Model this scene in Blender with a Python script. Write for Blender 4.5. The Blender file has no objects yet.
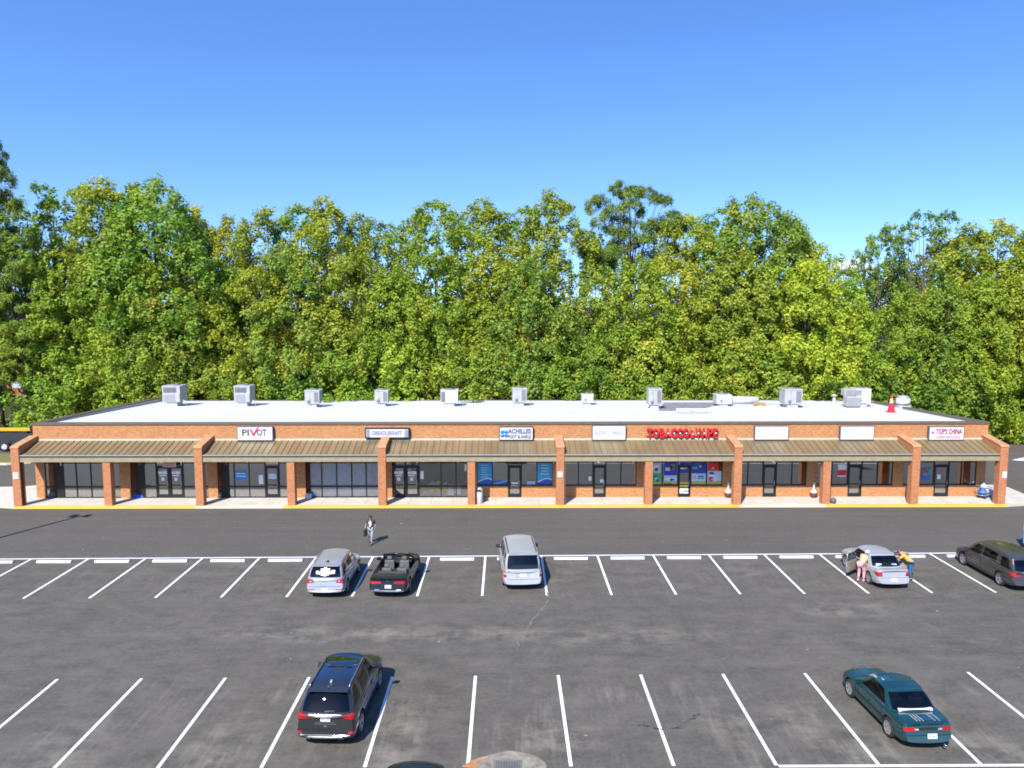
import bpy, bmesh, math, random
import numpy as np
from mathutils import Vector, Matrix
from mathutils.bvhtree import BVHTree
R = math.radians
random.seed(7)
rng = np.random.default_rng(11)
SC = bpy.context.scene
COL = SC.collection

# ------------------------------------------------------------------ camera model (surveyed from the photograph)
FOC, PITCH, YAW, CAMH = 760.0, R(5.93), R(0.43), 14.0
def _ray(px, py):
    x = (px - 512) / FOC; y = (384 - py) / FOC
    fy = math.cos(PITCH) + y * math.sin(PITCH); fz = -math.sin(PITCH) + y * math.cos(PITCH)
    return (x * math.cos(YAW) + fy * math.sin(YAW), -x * math.sin(YAW) + fy * math.cos(YAW), fz)
def on_ground(px, py, z=0.0):
    r = _ray(px, py); t = (z - CAMH) / r[2]
    return Vector((r[0] * t, r[1] * t, z))
def on_plane(px, py, Y):
    r = _ray(px, py); t = Y / r[1]
    return Vector((r[0] * t, Y, CAMH + r[2] * t))

# ------------------------------------------------------------------ node helpers
def new_mat(name):
    m = bpy.data.materials.new(name); m.use_nodes = True
    nt = m.node_tree; nt.nodes.clear()
    return m, nt
def nd(nt, typ, **kw):
    n = nt.nodes.new(typ)
    for k, v in kw.items():
        if k.startswith('i_'):
            n.inputs[k[2:].replace('_', ' ')].default_value = v
        else:
            setattr(n, k, v)
    return n
def ln(nt, a, ao, b, bi):
    nt.links.new(a.outputs[ao], b.inputs[bi])
def rgba(c): return (c[0], c[1], c[2], 1.0)
def noise(nt, vec, scale, detail=3.0, rough=0.55, w=None):
    n = nd(nt, 'ShaderNodeTexNoise'); n.inputs['Scale'].default_value = scale
    n.inputs['Detail'].default_value = detail; n.inputs['Roughness'].default_value = rough
    if vec is not None: nt.links.new(vec, n.inputs['Vector'])
    return n.outputs['Fac']
def maprange(nt, val, a, b, c=0.0, d=1.0):
    n = nd(nt, 'ShaderNodeMapRange'); n.clamp = True
    for k, v in zip(('From Min', 'From Max', 'To Min', 'To Max'), (a, b, c, d)): n.inputs[k].default_value = v
    nt.links.new(val, n.inputs['Value']); return n.outputs['Result']
def mixc(nt, fac, a, b, mode='MIX'):
    n = nd(nt, 'ShaderNodeMix', data_type='RGBA', blend_type=mode)
    for sock, v in ((n.inputs[0], fac), (n.inputs[6], a), (n.inputs[7], b)):
        if isinstance(v, (int, float)): sock.default_value = v
        elif isinstance(v, tuple): sock.default_value = rgba(v)
        else: nt.links.new(v, sock)
    return n.outputs[2]
def math_(nt, op, a, b=None):
    n = nd(nt, 'ShaderNodeMath', operation=op)
    for i, v in enumerate((a, b)):
        if v is None: continue
        if isinstance(v, (int, float)): n.inputs[i].default_value = v
        else: nt.links.new(v, n.inputs[i])
    return n.outputs[0]
def mapping(nt, vec, scale=(1, 1, 1), loc=(0, 0, 0), rot=(0, 0, 0)):
    n = nd(nt, 'ShaderNodeMapping'); n.inputs['Scale'].default_value = scale
    n.inputs['Location'].default_value = loc; n.inputs['Rotation'].default_value = rot
    nt.links.new(vec, n.inputs['Vector']); return n.outputs[0]
def finish(nt, color=None, rough=0.6, metallic=0.0, spec=0.5, coat=0.0, bump=None, bstr=0.3, bdist=0.02):
    p = nd(nt, 'ShaderNodeBsdfPrincipled'); o = nd(nt, 'ShaderNodeOutputMaterial')
    if isinstance(color, tuple): p.inputs['Base Color'].default_value = rgba(color)
    elif color is not None: nt.links.new(color, p.inputs['Base Color'])
    if isinstance(rough, (int, float)): p.inputs['Roughness'].default_value = rough
    else: nt.links.new(rough, p.inputs['Roughness'])
    p.inputs['Metallic'].default_value = metallic
    p.inputs['Specular IOR Level'].default_value = spec
    p.inputs['Coat Weight'].default_value = coat
    p.inputs['Coat Roughness'].default_value = 0.04
    if bump is not None:
        b = nd(nt, 'ShaderNodeBump'); b.inputs['Strength'].default_value = bstr; b.inputs['Distance'].default_value = bdist
        nt.links.new(bump, b.inputs['Height']); nt.links.new(b.outputs[0], p.inputs['Normal'])
    nt.links.new(p.outputs[0], o.inputs[0])
    return p
def objco(nt): return nd(nt, 'ShaderNodeTexCoord').outputs['Object']
def pos(nt): return nd(nt, 'ShaderNodeNewGeometry').outputs['Position']

MATS = {}
def plain(name, color, rough=0.5, metallic=0.0, spec=0.5, coat=0.0, var=0.12, vscale=3.0, bumpy=0.0):
    """a slightly uneven material: colour drifts a little with a noise, so nothing is perfectly flat"""
    if name in MATS: return MATS[name]
    m, nt = new_mat(name); v = objco(nt)
    f = noise(nt, v, vscale, 5)
    lo = tuple(c * (1 - var) for c in color); hi = tuple(min(1, c * (1 + var)) for c in color)
    c = mixc(nt, maprange(nt, f, 0.3, 0.7), lo, hi)
    r = maprange(nt, noise(nt, v, vscale * 2.3, 3), 0.3, 0.7, max(0.02, rough * 0.85), min(1, rough * 1.15))
    finish(nt, c, r, metallic, spec, coat, bump=f if bumpy else None, bstr=bumpy)
    MATS[name] = m
    return m

# ------------------------------------------------------------------ mesh builder
class MB:
    def __init__(s): s.v = []; s.f = []; s.m = []; s.smooth = []
    def add(s, verts, faces, m=0, smooth=False):
        o = len(s.v); s.v += [tuple(p) for p in verts]
        for f in faces: s.f.append(tuple(i + o for i in f)); s.m.append(m); s.smooth.append(smooth)
        return s
    def box(s, x0, x1, y0, y1, z0, z1, m=0):
        v = [(x0,y0,z0),(x1,y0,z0),(x1,y1,z0),(x0,y1,z0),(x0,y0,z1),(x1,y0,z1),(x1,y1,z1),(x0,y1,z1)]
        return s.add(v, [(3,2,1,0),(4,5,6,7),(0,1,5,4),(1,2,6,5),(2,3,7,6),(3,0,4,7)], m)
    def cbox(s, c, d, m=0):
        return s.box(c[0]-d[0]/2, c[0]+d[0]/2, c[1]-d[1]/2, c[1]+d[1]/2, c[2]-d[2]/2, c[2]+d[2]/2, m)
    def bbox(s, x0, x1, y0, y1, z0, z1, b=0.02, m=0):
        """box with chamfered edges"""
        bm = bmesh.new(); bmesh.ops.create_cube(bm, size=1)
        for v in bm.verts: v.co = Vector(((x0+x1)/2+v.co.x*(x1-x0), (y0+y1)/2+v.co.y*(y1-y0), (z0+z1)/2+v.co.z*(z1-z0)))
        bmesh.ops.bevel(bm, geom=bm.edges[:], offset=b, segments=2, affect='EDGES', profile=0.6)
        bm.verts.index_update()
        s.add([v.co for v in bm.verts], [[v.index for v in f.verts] for f in bm.faces], m); bm.free(); return s
    def prism_x(s, poly_yz, x0, x1, m=0):
        n = len(poly_yz)
        v = [(x0, y, z) for y, z in poly_yz] + [(x1, y, z) for y, z in poly_yz]
        f = [tuple(range(n)), tuple(range(2*n-1, n-1, -1))]
        f += [(i, n+i, n+(i+1) % n, (i+1) % n) for i in range(n)]
        return s.add(v, f, m)
    def prism_z(s, poly_xy, z0, z1, m=0):
        n = len(poly_xy)
        v = [(x, y, z0) for x, y in poly_xy] + [(x, y, z1) for x, y in poly_xy]
        f = [tuple(range(n-1, -1, -1)), tuple(range(n, 2*n))]
        f += [(i, (i+1) % n, n+(i+1) % n, n+i) for i in range(n)]
        return s.add(v, f, m)
    def tube(s, pts, radii, seg=8, m=0, cap=True, smooth=True):
        pts = [Vector(p) for p in pts]
        if not hasattr(radii, '__len__'): radii = [radii]*len(pts)
        vs = []; prev = None
        for i, p in enumerate(pts):
            t = (pts[min(i+1, len(pts)-1)] - pts[max(i-1, 0)]).normalized()
            a = t.orthogonal().normalized() if prev is None else (prev - t*prev.dot(t)).normalized()
            prev = a; b = t.cross(a)
            for k in range(seg):
                an = 2*math.pi*k/seg
                vs.append(p + (a*math.cos(an) + b*math.sin(an))*radii[i])
        fs = []
        for i in range(len(pts)-1):
            for k in range(seg):
                k2 = (k+1) % seg
                fs.append((i*seg+k, i*seg+k2, (i+1)*seg+k2, (i+1)*seg+k))
        if cap:
            fs.append(tuple(range(seg-1, -1, -1))); o = (len(pts)-1)*seg; fs.append(tuple(range(o, o+seg)))
        return s.add(vs, fs, m, smooth)
    def lathe(s, prof, seg=24, axis='z', c=(0,0,0), m=0, smooth=True, close=False):
        """prof: list of (r, h)"""
        vs = []; fs = []; n = len(prof)
        for k in range(seg):
            an = 2*math.pi*k/seg
            for r, h in prof:
                a, b = r*math.cos(an), r*math.sin(an)
                if axis == 'z': p = (c[0]+a, c[1]+b, c[2]+h)
                elif axis == 'x': p = (c[0]+h, c[1]+a, c[2]+b)
                else: p = (c[0]+b, c[1]+h, c[2]+a)
                vs.append(p)
        for k in range(seg):
            k2 = (k+1) % seg
            for i in range(n-1 if not close else n):
                j = (i+1) % n
                fs.append((k*n+i, k2*n+i, k2*n+j, k*n+j))
        return s.add(vs, fs, m, smooth)
    def quad(s, a, b, c, d, m=0): return s.add([a, b, c, d], [(0, 1, 2, 3)], m)
    def build(s, name, mats, parent=None, loc=None, smooth_angle=None):
        me = bpy.data.meshes.new(name)
        me.from_pydata(s.v, [], s.f)
        if not isinstance(mats, (list, tuple)): mats = [mats]
        for mm in mats: me.materials.append(mm)
        me.polygons.foreach_set('material_index', s.m)
        me.polygons.foreach_set('use_smooth', s.smooth)
        me.update()
        return link(name, me, parent, loc)
def link(name, me, parent=None, loc=None):
    o = bpy.data.objects.new(name, me); COL.objects.link(o)
    if parent is not None: o.parent = parent
    if loc is not None: o.location = loc
    return o
def thing(name, label, cat, loc=(0, 0, 0), rz=0.0, group=None):
    o = bpy.data.objects.new(name, None); COL.objects.link(o); o.location = loc; o.rotation_euler = (0, 0, rz)
    o.empty_display_size = 0.2
    o['label'] = label; o['category'] = cat
    if group: o['group'] = group
    return o
def tag(o, label, cat, group=None):
    o['label'] = label; o['category'] = cat
    if group: o['group'] = group
    return o
def struct(o, kind='structure'): o['kind'] = kind; return o
def copy_tree(o, parent=None):
    c = o.copy(); COL.objects.link(c)
    if parent is not None: c.parent = parent
    for ch in list(o.children): copy_tree(ch, c)
    return c
def fix_normals(o):
    bm = bmesh.new(); bm.from_mesh(o.data); bmesh.ops.recalc_face_normals(bm, faces=bm.faces[:]); bm.to_mesh(o.data); bm.free()
def evaluated_mesh(o):
    dg = bpy.context.evaluated_depsgraph_get(); dg.update()
    return bpy.data.meshes.new_from_object(o.evaluated_get(dg))
def text_verts(s, w, h, depth=0.03, shear=0.0, spacing=1.0, bold=0.0):
    """letters fitted into a w x h rectangle, facing -Y, lower left corner at the origin"""
    cu = bpy.data.curves.new('t', 'FONT'); cu.body = s; cu.extrude = 0.5; cu.size = 1; cu.shear = shear
    cu.space_character = spacing; cu.offset = bold; cu.resolution_u = 3
    o = bpy.data.objects.new('t', cu); COL.objects.link(o)
    me = evaluated_mesh(o)
    vs = np.array([v.co[:] for v in me.vertices]); fs = [tuple(p.vertices) for p in me.polygons]
    bpy.data.objects.remove(o); bpy.data.curves.remove(cu); bpy.data.meshes.remove(me)
    mn, mx = vs.min(0), vs.max(0)
    X = (vs[:, 0]-mn[0])/(mx[0]-mn[0])*w; Z = (vs[:, 1]-mn[1])/(mx[1]-mn[1])*h
    Y = -(vs[:, 2]-mn[2])/(mx[2]-mn[2])*depth
    return [(float(a), float(b), float(c)) for a, b, c in zip(X, Y, Z)], fs
def add_text(mb, s, x, y, z, w, h, depth=0.03, m=0, **kw):
    v, f = text_verts(s, w, h, depth, **kw)
    mb.add([(a+x, b+y, c+z) for a, b, c in v], f, m)

# ------------------------------------------------------------------ camera, sun, sky
cd = bpy.data.cameras.new('camera'); cam = bpy.data.objects.new('camera', cd); COL.objects.link(cam)
cd.sensor_width = 36; cd.lens = FOC/1024*36; cd.clip_end = 8000; cd.clip_start = 0.1
cam.location = (0, 0, CAMH); cam.rotation_euler = (R(90)-PITCH, 0, -YAW)
SC.camera = cam
SUN_EL, SUN_AZ = R(45), R(25)       # shadows fall away from the camera, 25 degrees to the right
sd = bpy.data.lights.new('sun', 'SUN'); sun = bpy.data.objects.new('sun', sd); COL.objects.link(sun)
sd.energy = 4.1; sd.angle = R(0.53); sd.color = (1.0, 0.955, 0.88)
to_sun = Vector((-math.sin(SUN_AZ)*math.cos(SUN_EL), -math.cos(SUN_AZ)*math.cos(SUN_EL), math.sin(SUN_EL)))
sun.rotation_euler = to_sun.to_track_quat('Z', 'Y').to_euler(); sun.location = to_sun*60
w = bpy.data.worlds.new('World'); SC.world = w; w.use_nodes = True
nt = w.node_tree; nt.nodes.clear()
tc = nd(nt, 'ShaderNodeTexCoord')
vm = nd(nt, 'ShaderNodeVectorMath', operation='MULTIPLY_ADD'); vm.inputs[1].default_value = (1, 1, 1.45); vm.inputs[2].default_value = (0, 0, 0.12)
ln(nt, tc, 'Generated', vm, 0)
vn = nd(nt, 'ShaderNodeVectorMath', operation='NORMALIZE'); ln(nt, vm, 0, vn, 0)
sky = nd(nt, 'ShaderNodeTexSky', sky_type='NISHITA'); sky.sun_disc = False
sky.sun_elevation = SUN_EL; sky.sun_rotation = math.atan2(to_sun.x, to_sun.y)
sky.altitude = 50; sky.air_density = 1.0; sky.dust_density = 0.2; sky.ozone_density = 2.5
ln(nt, vn, 0, sky, 'Vector')
hs = nd(nt, 'ShaderNodeHueSaturation'); hs.inputs['Hue'].default_value = 0.510; hs.inputs['Saturation'].default_value = 1.23; hs.inputs['Value'].default_value = 1.07
ln(nt, sky, 0, hs, 'Color')
bg = nd(nt, 'ShaderNodeBackground'); bg.inputs[1].default_value = 0.15
ln(nt, hs, 0, bg, 0)
wo = nd(nt, 'ShaderNodeOutputWorld'); ln(nt, bg, 0, wo, 0)
SC.view_settings.view_transform = 'Standard'; SC.view_settings.look = 'None'
SC.view_settings.gamma = 1.0; SC.view_settings.exposure = 0.93; SC.view_settings.use_curve_mapping = False
SC.render.engine = 'CYCLES'
cy = SC.cycles
cy.use_denoising = True; cy.max_bounces = 7; cy.diffuse_bounces = 3; cy.glossy_bounces = 3
cy.transmission_bounces = 4; cy.transparent_max_bounces = 8; cy.caustics_reflective = False; cy.caustics_refractive = False
cy.sample_clamp_indirect = 6.0; cy.filter_width = 1.8
# ------------------------------------------------------------------ setting materials
def make_asphalt():
    m, nt = new_mat('asphalt'); p = pos(nt)
    sep = nd(nt, 'ShaderNodeSeparateXYZ'); nt.links.new(p, sep.inputs[0]); X, Y = sep.outputs[0], sep.outputs[1]
    big = noise(nt, p, 0.11, 6, 0.6)
    mid = noise(nt, mapping(nt, p, (0.6, 1.0, 1)), 1.1, 9, 0.72)
    fine = noise(nt, p, 6.0, 4, 0.7)
    grit = noise(nt, p, 38.0, 2, 0.8)
    lane = noise(nt, mapping(nt, p, (0.035, 1.5, 1)), 0.9, 5, 0.6)          # wheel paths along the drive lanes
    streak = noise(nt, mapping(nt, p, (2.0, 0.34, 1), rot=(0, 0, 0.10)), 1.0, 9, 0.74)    # scuffs running into the stalls
    in_stall = math_(nt, 'MAXIMUM', math_(nt, 'MULTIPLY', maprange(nt, Y, 18, 20), maprange(nt, Y, 28.2, 26.2)),
                     math_(nt, 'MULTIPLY', math_(nt, 'MULTIPLY', maprange(nt, Y, 34.0, 36), maprange(nt, Y, 42, 41)), 0.5))
    drive = maprange(nt, Y, 41.2, 42.2)                                     # the smoother strip in front of the shops
    c = mixc(nt, maprange(nt, big, 0.3, 0.7), (0.076, 0.070, 0.060), (0.100, 0.092, 0.080))
    c = mixc(nt, math_(nt, 'MULTIPLY', maprange(nt, mid, 0.48, 0.72), 0.7), c, (0.150, 0.138, 0.118))
    c = mixc(nt, math_(nt, 'MULTIPLY', maprange(nt, mid, 0.47, 0.27), 0.75), c, (0.040, 0.037, 0.035))
    c = mixc(nt, math_(nt, 'MULTIPLY', maprange(nt, lane, 0.42, 0.75), 0.38), c, (0.115, 0.108, 0.098))
    st = math_(nt, 'MULTIPLY', in_stall, maprange(nt, streak, 0.50, 0.70))
    st = math_(nt, 'MULTIPLY', st, maprange(nt, noise(nt, p, 0.33, 3), 0.40, 0.56))
    c = mixc(nt, math_(nt, 'MULTIPLY', st, 0.6), c, (0.22, 0.203, 0.178))
    # dusty pale patches where they lie in the lot: (x, y, radius x, radius y, strength)
    for (cx, cy_, rx, ry, k) in ((-6.0, 31.3, 9.0, 0.9, .75), (4.5, 31.0, 5.5, 1.0, .55), (-3.6, 23.2, 0.9, 2.6, .9), (1.6, 23.4, 1.5, 1.1, .95),
                                 (-14.0, 22.5, 1.6, 2.4, .6), (-9.0, 23.0, 1.2, 2.0, .75), (11.0, 22.6, 1.6, 1.6, .7), (15.2, 22.7, 1.4, 1.1, .8),
                                 (7.6, 23.5, 1.3, 2.2, .5), (9.8, 24.6, 0.9, 1.4, .6), (-18.5, 24.0, 1.3, 1.4, .6), (15.5, 33.8, 3.0, 1.0, .6), (2.5, 38.6, 0.9, 1.6, .6),
                                 (12.5, 39.0, 1.0, 1.5, .5), (-14.5, 39.6, 1.0, 1.3, .5)):
        dx = math_(nt, 'DIVIDE', math_(nt, 'SUBTRACT', X, cx), rx); dy = math_(nt, 'DIVIDE', math_(nt, 'SUBTRACT', Y, cy_), ry)
        d = math_(nt, 'ADD', math_(nt, 'MULTIPLY', dx, dx), math_(nt, 'MULTIPLY', dy, dy))
        fall = maprange(nt, d, 1.3, 0.0)
        f = math_(nt, 'MULTIPLY', fall, maprange(nt, math_(nt, 'ADD', mid, math_(nt, 'MULTIPLY', streak, 0.5)), 0.68, 0.98))
        c = mixc(nt, math_(nt, 'MULTIPLY', f, k), c, (0.25, 0.23, 0.195))
    # dark oil marks
    oil = math_(nt, 'MULTIPLY', maprange(nt, noise(nt, mapping(nt, p, (1, 1, 1), (31, 7, 0)), 0.75, 3), 0.64, 0.74), 0.45)
    c = mixc(nt, oil, c, (0.032, 0.030, 0.030))
    c = mixc(nt, math_(nt, 'MULTIPLY', drive, 0.75), c, mixc(nt, maprange(nt, math_(nt, 'ADD', lane, math_(nt, 'MULTIPLY', big, .6)), 0.6, 1.1), (0.074, 0.067, 0.059), (0.106, 0.097, 0.085)))
    c = mixc(nt, math_(nt, 'MULTIPLY', maprange(nt, fine, 0.40, 0.72), 0.34), c, (0.17, 0.158, 0.138))
    c = mixc(nt, 0.7, c, mixc(nt, maprange(nt, grit, 0.3, 0.75), (0.30, 0.295, 0.29), (0.86, 0.845, 0.82)), 'OVERLAY')
    specks = maprange(nt, noise(nt, mapping(nt, p, (1, 1, 1), (3, 9, 0)), 3.3, 1, 0.3), 0.80, 0.83)
    c = mixc(nt, math_(nt, 'MULTIPLY', specks, 0.8), c, (0.34, 0.32, 0.27))
    c = mixc(nt, 1.0, c, (0.915, 0.905, 0.875), 'MULTIPLY')
    finish(nt, c, 0.88, spec=0.3, bump=grit, bstr=0.35, bdist=0.008)
    return m
def make_paint(name, col, wear=(0.62, 0.74)):
    m, nt = new_mat(name); p = pos(nt)
    n1 = noise(nt, p, 7.0, 5, 0.7); n2 = noise(nt, p, 0.6, 3)
    c = mixc(nt, maprange(nt, n2, 0.3, 0.7), tuple(x*0.9 for x in col), col)
    c = mixc(nt, math_(nt, 'MULTIPLY', maprange(nt, n1, *wear), 0.75), c, (0.13, 0.125, 0.115))
    finish(nt, c, 0.7, spec=0.3)
    return m
def make_concrete(name, a, b, joint=None):
    m, nt = new_mat(name); p = pos(nt)
    n1 = noise(nt, p, 0.8, 6, 0.65); n2 = noise(nt, p, 12.0, 4, 0.7)
    c = mixc(nt, maprange(nt, n1, 0.3, 0.72), a, b)
    c = mixc(nt, math_(nt, 'MULTIPLY', maprange(nt, n2, 0.5, 0.8), 0.3), c, tuple(x*0.6 for x in a))
    if joint:
        sep = nd(nt, 'ShaderNodeSeparateXYZ'); nt.links.new(p, sep.inputs[0])
        fr = math_(nt, 'FRACT', math_(nt, 'DIVIDE', sep.outputs[0], joint))
        j = maprange(nt, math_(nt, 'ABSOLUTE', math_(nt, 'SUBTRACT', fr, 0.5)), 0.012, 0.006)
        c = mixc(nt, math_(nt, 'MULTIPLY', j, 0.6), c, tuple(x*0.35 for x in a))
    finish(nt, c, 0.85, spec=0.3, bump=n2, bstr=0.15)
    return m
def make_brick(name, tone=(0.41, 0.160, 0.055), dark=(0.25, 0.088, 0.036), light=(0.52, 0.235, 0.085), mortar=(0.38, 0.26, 0.15)):
    m, nt = new_mat(name); p = objco(nt)
    sep = nd(nt, 'ShaderNodeSeparateXYZ'); nt.links.new(p, sep.inputs[0])
    u = math_(nt, 'ADD', sep.outputs[0], sep.outputs[1])
    cmb = nd(nt, 'ShaderNodeCombineXYZ'); nt.links.new(u, cmb.inputs[0]); nt.links.new(sep.outputs[2], cmb.inputs[1])
    b = nd(nt, 'ShaderNodeTexBrick'); nt.links.new(cmb.outputs[0], b.inputs['Vector'])
    b.inputs['Scale'].default_value = 1.0; b.inputs['Brick Width'].default_value = 0.215; b.inputs['Row Height'].default_value = 0.076
    b.inputs['Mortar Size'].default_value = 0.007; b.inputs['Bias'].default_value = -0.1
    b.inputs['Color1'].default_value = rgba(tone); b.inputs['Color2'].default_value = rgba(light); b.inputs['Mortar'].default_value = rgba(mortar)
    n1 = noise(nt, p, 0.9, 6, 0.65); n2 = noise(nt, mapping(nt, cmb.outputs[0], (4.65, 13.2, 1)), 0.9, 2, 0.8)
    c = mixc(nt, math_(nt, 'MULTIPLY', maprange(nt, n2, 0.52, 0.70), 0.75), b.outputs['Color'], dark)
    c = mixc(nt, math_(nt, 'MULTIPLY', maprange(nt, n2, 0.42, 0.28), 0.5), c, light)
    c = mixc(nt, math_(nt, 'MULTIPLY', maprange(nt, n1, 0.5, 0.78), 0.35), c, (0.52, 0.27, 0.12))
    c = mixc(nt, math_(nt, 'MULTIPLY', maprange(nt, n1, 0.42, 0.25), 0.35), c, (0.24, 0.09, 0.045))
    finish(nt, c, 0.85, spec=0.25, bump=b.outputs['Fac'], bstr=-0.4, bdist=0.006)
    return m
def make_ground_cover(name, a, b, c3, sc=1.0):
    m, nt = new_mat(name); p = pos(nt)
    n1 = noise(nt, p, 0.4*sc, 6, 0.7); n2 = noise(nt, p, 9*sc, 4, 0.7)
    c = mixc(nt, maprange(nt, n1, 0.35, 0.65), a, b)
    c = mixc(nt, maprange(nt, n2, 0.45, 0.7), c, c3)
    finish(nt, c, 0.95, spec=0.15, bump=n2, bstr=0.6, bdist=0.05)
    return m
M_ASPH = make_asphalt()
M_WHITE = make_paint('white_line_paint', (0.80, 0.80, 0.81))
M_YELLOW = make_paint('yellow_kerb_paint', (0.60, 0.40, 0.06), (0.62, 0.72))
M_CONC = make_concrete('sidewalk_concrete', (0.45, 0.415, 0.355), (0.57, 0.54, 0.475), 1.525)
M_KERBC = make_concrete('kerb_concrete', (0.50, 0.44, 0.31), (0.58, 0.53, 0.41))
M_BRICK = make_brick('orange_brick')
M_BRICKP = make_brick('pier_brick', (0.42, 0.150, 0.058), (0.28, 0.092, 0.042), (0.52, 0.205, 0.085), (0.36, 0.22, 0.13))
M_FOREST = make_ground_cover('leaf_litter', (0.05, 0.042, 0.022), (0.075, 0.06, 0.03), (0.035, 0.045, 0.015))
M_DRYGRASS = make_ground_cover('dry_grass', (0.22, 0.165, 0.07), (0.17, 0.15, 0.055), (0.12, 0.13, 0.04))

# ------------------------------------------------------------------ ground sheets
Z1 = 0.004
def sheet(name, poly, z, m, kind='structure'):
    mb = MB(); mb.add([(x, y, z) for x, y in poly], [tuple(range(len(poly)))])
    return struct(mb.build(name, m), kind)
sheet('ground', [(-3000, -300), (3000, -300), (3000, 4000), (-3000, 4000)], -0.03, M_FOREST)
sheet('parking_lot', [(-75, -30), (75, -30), (75, 60), (60, 74.5), (48, 76.2), (-60, 76.2), (-75, 70)], 0.0, M_ASPH)

STALL0, STALLW = -1.18, 3.143
lines = MB()
def line_strip(x0, y0, x1, y1, w=0.105, z=Z1):
    d = Vector((x1-x0, y1-y0)); n = Vector((-d.y, d.x)).normalized()*w/2
    lines.quad((x0+n.x, y0+n.y, z), (x0-n.x, y0-n.y, z), (x1-n.x, y1-n.y, z), (x1+n.x, y1+n.y, z))
def upper_y(x): return 41.10+0.0118*(x+26.3)      # the long line is a touch out of square with the shops
def upper_low(x): return 35.36+0.0088*(x+23)
def low_top(x): return 27.42+0.0084*(x+16.7)
ks = range(-11, 12)
for k in ks:
    x = STALL0+STALLW*k
    line_strip(x, upper_y(x)-0.06, x, upper_low(x), 0.112)
    line_strip(x, low_top(x), x, 21.85, 0.112)
xa, xb = STALL0+STALLW*-11, STALL0+STALLW*11
line_strip(xa, upper_y(xa), xb, upper_y(xb), 0.13, Z1+0.004)
line_strip(8.3, 21.8, xb, 21.78, 0.12, Z1+0.004)
# the directional arrow by the right-hand side of the shops
a = on_ground(1010, 459.5)
lines.add([(a.x, a.y-.25, Z1), (a.x+1.9, a.y-1.0, Z1), (a.x+1.5, a.y-.35, Z1), (a.x+4.5, a.y-.35, Z1), (a.x+4.5, a.y+.2, Z1), (a.x+1.5, a.y+.2, Z1), (a.x+1.9, a.y+.9, Z1)], [(0, 1, 2, 3, 4, 5, 6)])
struct(lines.build('parking_lines', M_WHITE))
# a long sealed crack wandering across the aisle
base_pts = [on_ground(*p) for p in ((549, 592), (548, 600), (545, 606), (538, 614), (531, 622), (527, 630), (524, 636), (519, 642), (517, 650))]
crack_pts = []; rc_ = random.Random(9)
for a, b in zip(base_pts[:-1], base_pts[1:]):
    for q in range(7): crack_pts.append(a.lerp(b, q/7)+Vector((rc_.uniform(-.05, .05), rc_.uniform(-.03, .03), 0)))
cr = MB(); Mcr = plain('crack_filler', (0.165, 0.152, 0.13), 0.9, var=0.35, vscale=4)
L, Rr = [], []
for i, p in enumerate(crack_pts):
    d = (crack_pts[min(i+1, len(crack_pts)-1)]-crack_pts[max(0, i-1)]).normalized(); n = Vector((-d.y, d.x, 0))
    wdt = max(.004, 0.017+0.016*math.sin(i*.9)+.01*random.random()); j = n*random.uniform(-.02, .02)
    L.append(p+n*wdt+j+Vector((0, 0, Z1))); Rr.append(p-n*wdt+j+Vector((0, 0, Z1)))
cr.add(L+Rr, [(i, i+1, len(L)+i+1, len(L)+i) for i in range(len(L)-1)])
struct(cr.build('pavement_crack', Mcr))
tar = MB(); Mtar = plain('tar_seal', (0.042, 0.040, 0.038), 0.7, var=.4, vscale=5)
rt_ = random.Random(4)
for pts in (((636, 724), (645, 725.5), (655, 728), (663, 729)), ((672, 728), (680, 727), (687, 722), (696, 716), (702, 712))):
    P3 = [on_ground(*p) for p in pts]
    for a, b in zip(P3[:-1], P3[1:]):
        for q in range(5):
            if rt_.random() < .25: continue
            c_ = a.lerp(b, q/5)+Vector((rt_.uniform(-.05, .05), rt_.uniform(-.05, .05), Z1)); r1, r2 = rt_.uniform(.04, .10), rt_.uniform(.02, .05); n8 = 9
            tar.add([c_+Vector((r1*math.cos(2*math.pi*k/n8)*rt_.uniform(.7, 1.2), r2*math.sin(2*math.pi*k/n8)*rt_.uniform(.7, 1.2), 0.0001*q)) for k in range(n8)], [tuple(range(n8))])
struct(tar.build('tar_mark', Mtar))

# ------------------------------------------------------------------ sidewalk and kerb
KY, WY = 51.58, 53.90          # kerb face, shop wall
mb = MB()
mb.prism_z([(-33.95, KY+.26), (34.95, KY+.26), (36.6, KY+.5), (37.9, KY+1.6), (38.2, 57.5), (34.75, 57.5), (34.75, WY+.02), (-33.75, WY+.02), (-33.75, 75), (-34.9, 75), (-35.1, 58.5), (-37.2, 57.5), (-44, 57.0), (-44, 55.6), (-38.2, 54.6), (-35.4, KY+.5)], 0, 0.15)
struct(mb.build('sidewalk', M_CONC))
kb = MB()
def wall_x(px, py=480, Y=WY): return on_plane(px, py, Y).x
for x0, x1, m in ((-34.0, wall_x(196, 508, KY), 0), (wall_x(196, 508, KY), wall_x(283, 508, KY), 1), (wall_x(283, 508, KY), wall_x(740, 508, KY), 0), (wall_x(740, 508, KY), wall_x(826, 508, KY), 1), (wall_x(826, 508, KY), 34.95, 0)):
    kb.prism_x([(KY-0.03, -.02), (KY, 0.135), (KY+.02, 0.155), (KY+.26, 0.156), (KY+.26, -.02)], x0, x1, m)
kb.prism_z([(34.95, KY), (36.65, KY+.34), (38.05, KY+1.5), (38.4, 57.5), (38.2, 57.5), (37.9, KY+1.6), (36.6, KY+.5), (34.95, KY+.17)], -.02, .155, 1)
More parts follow.
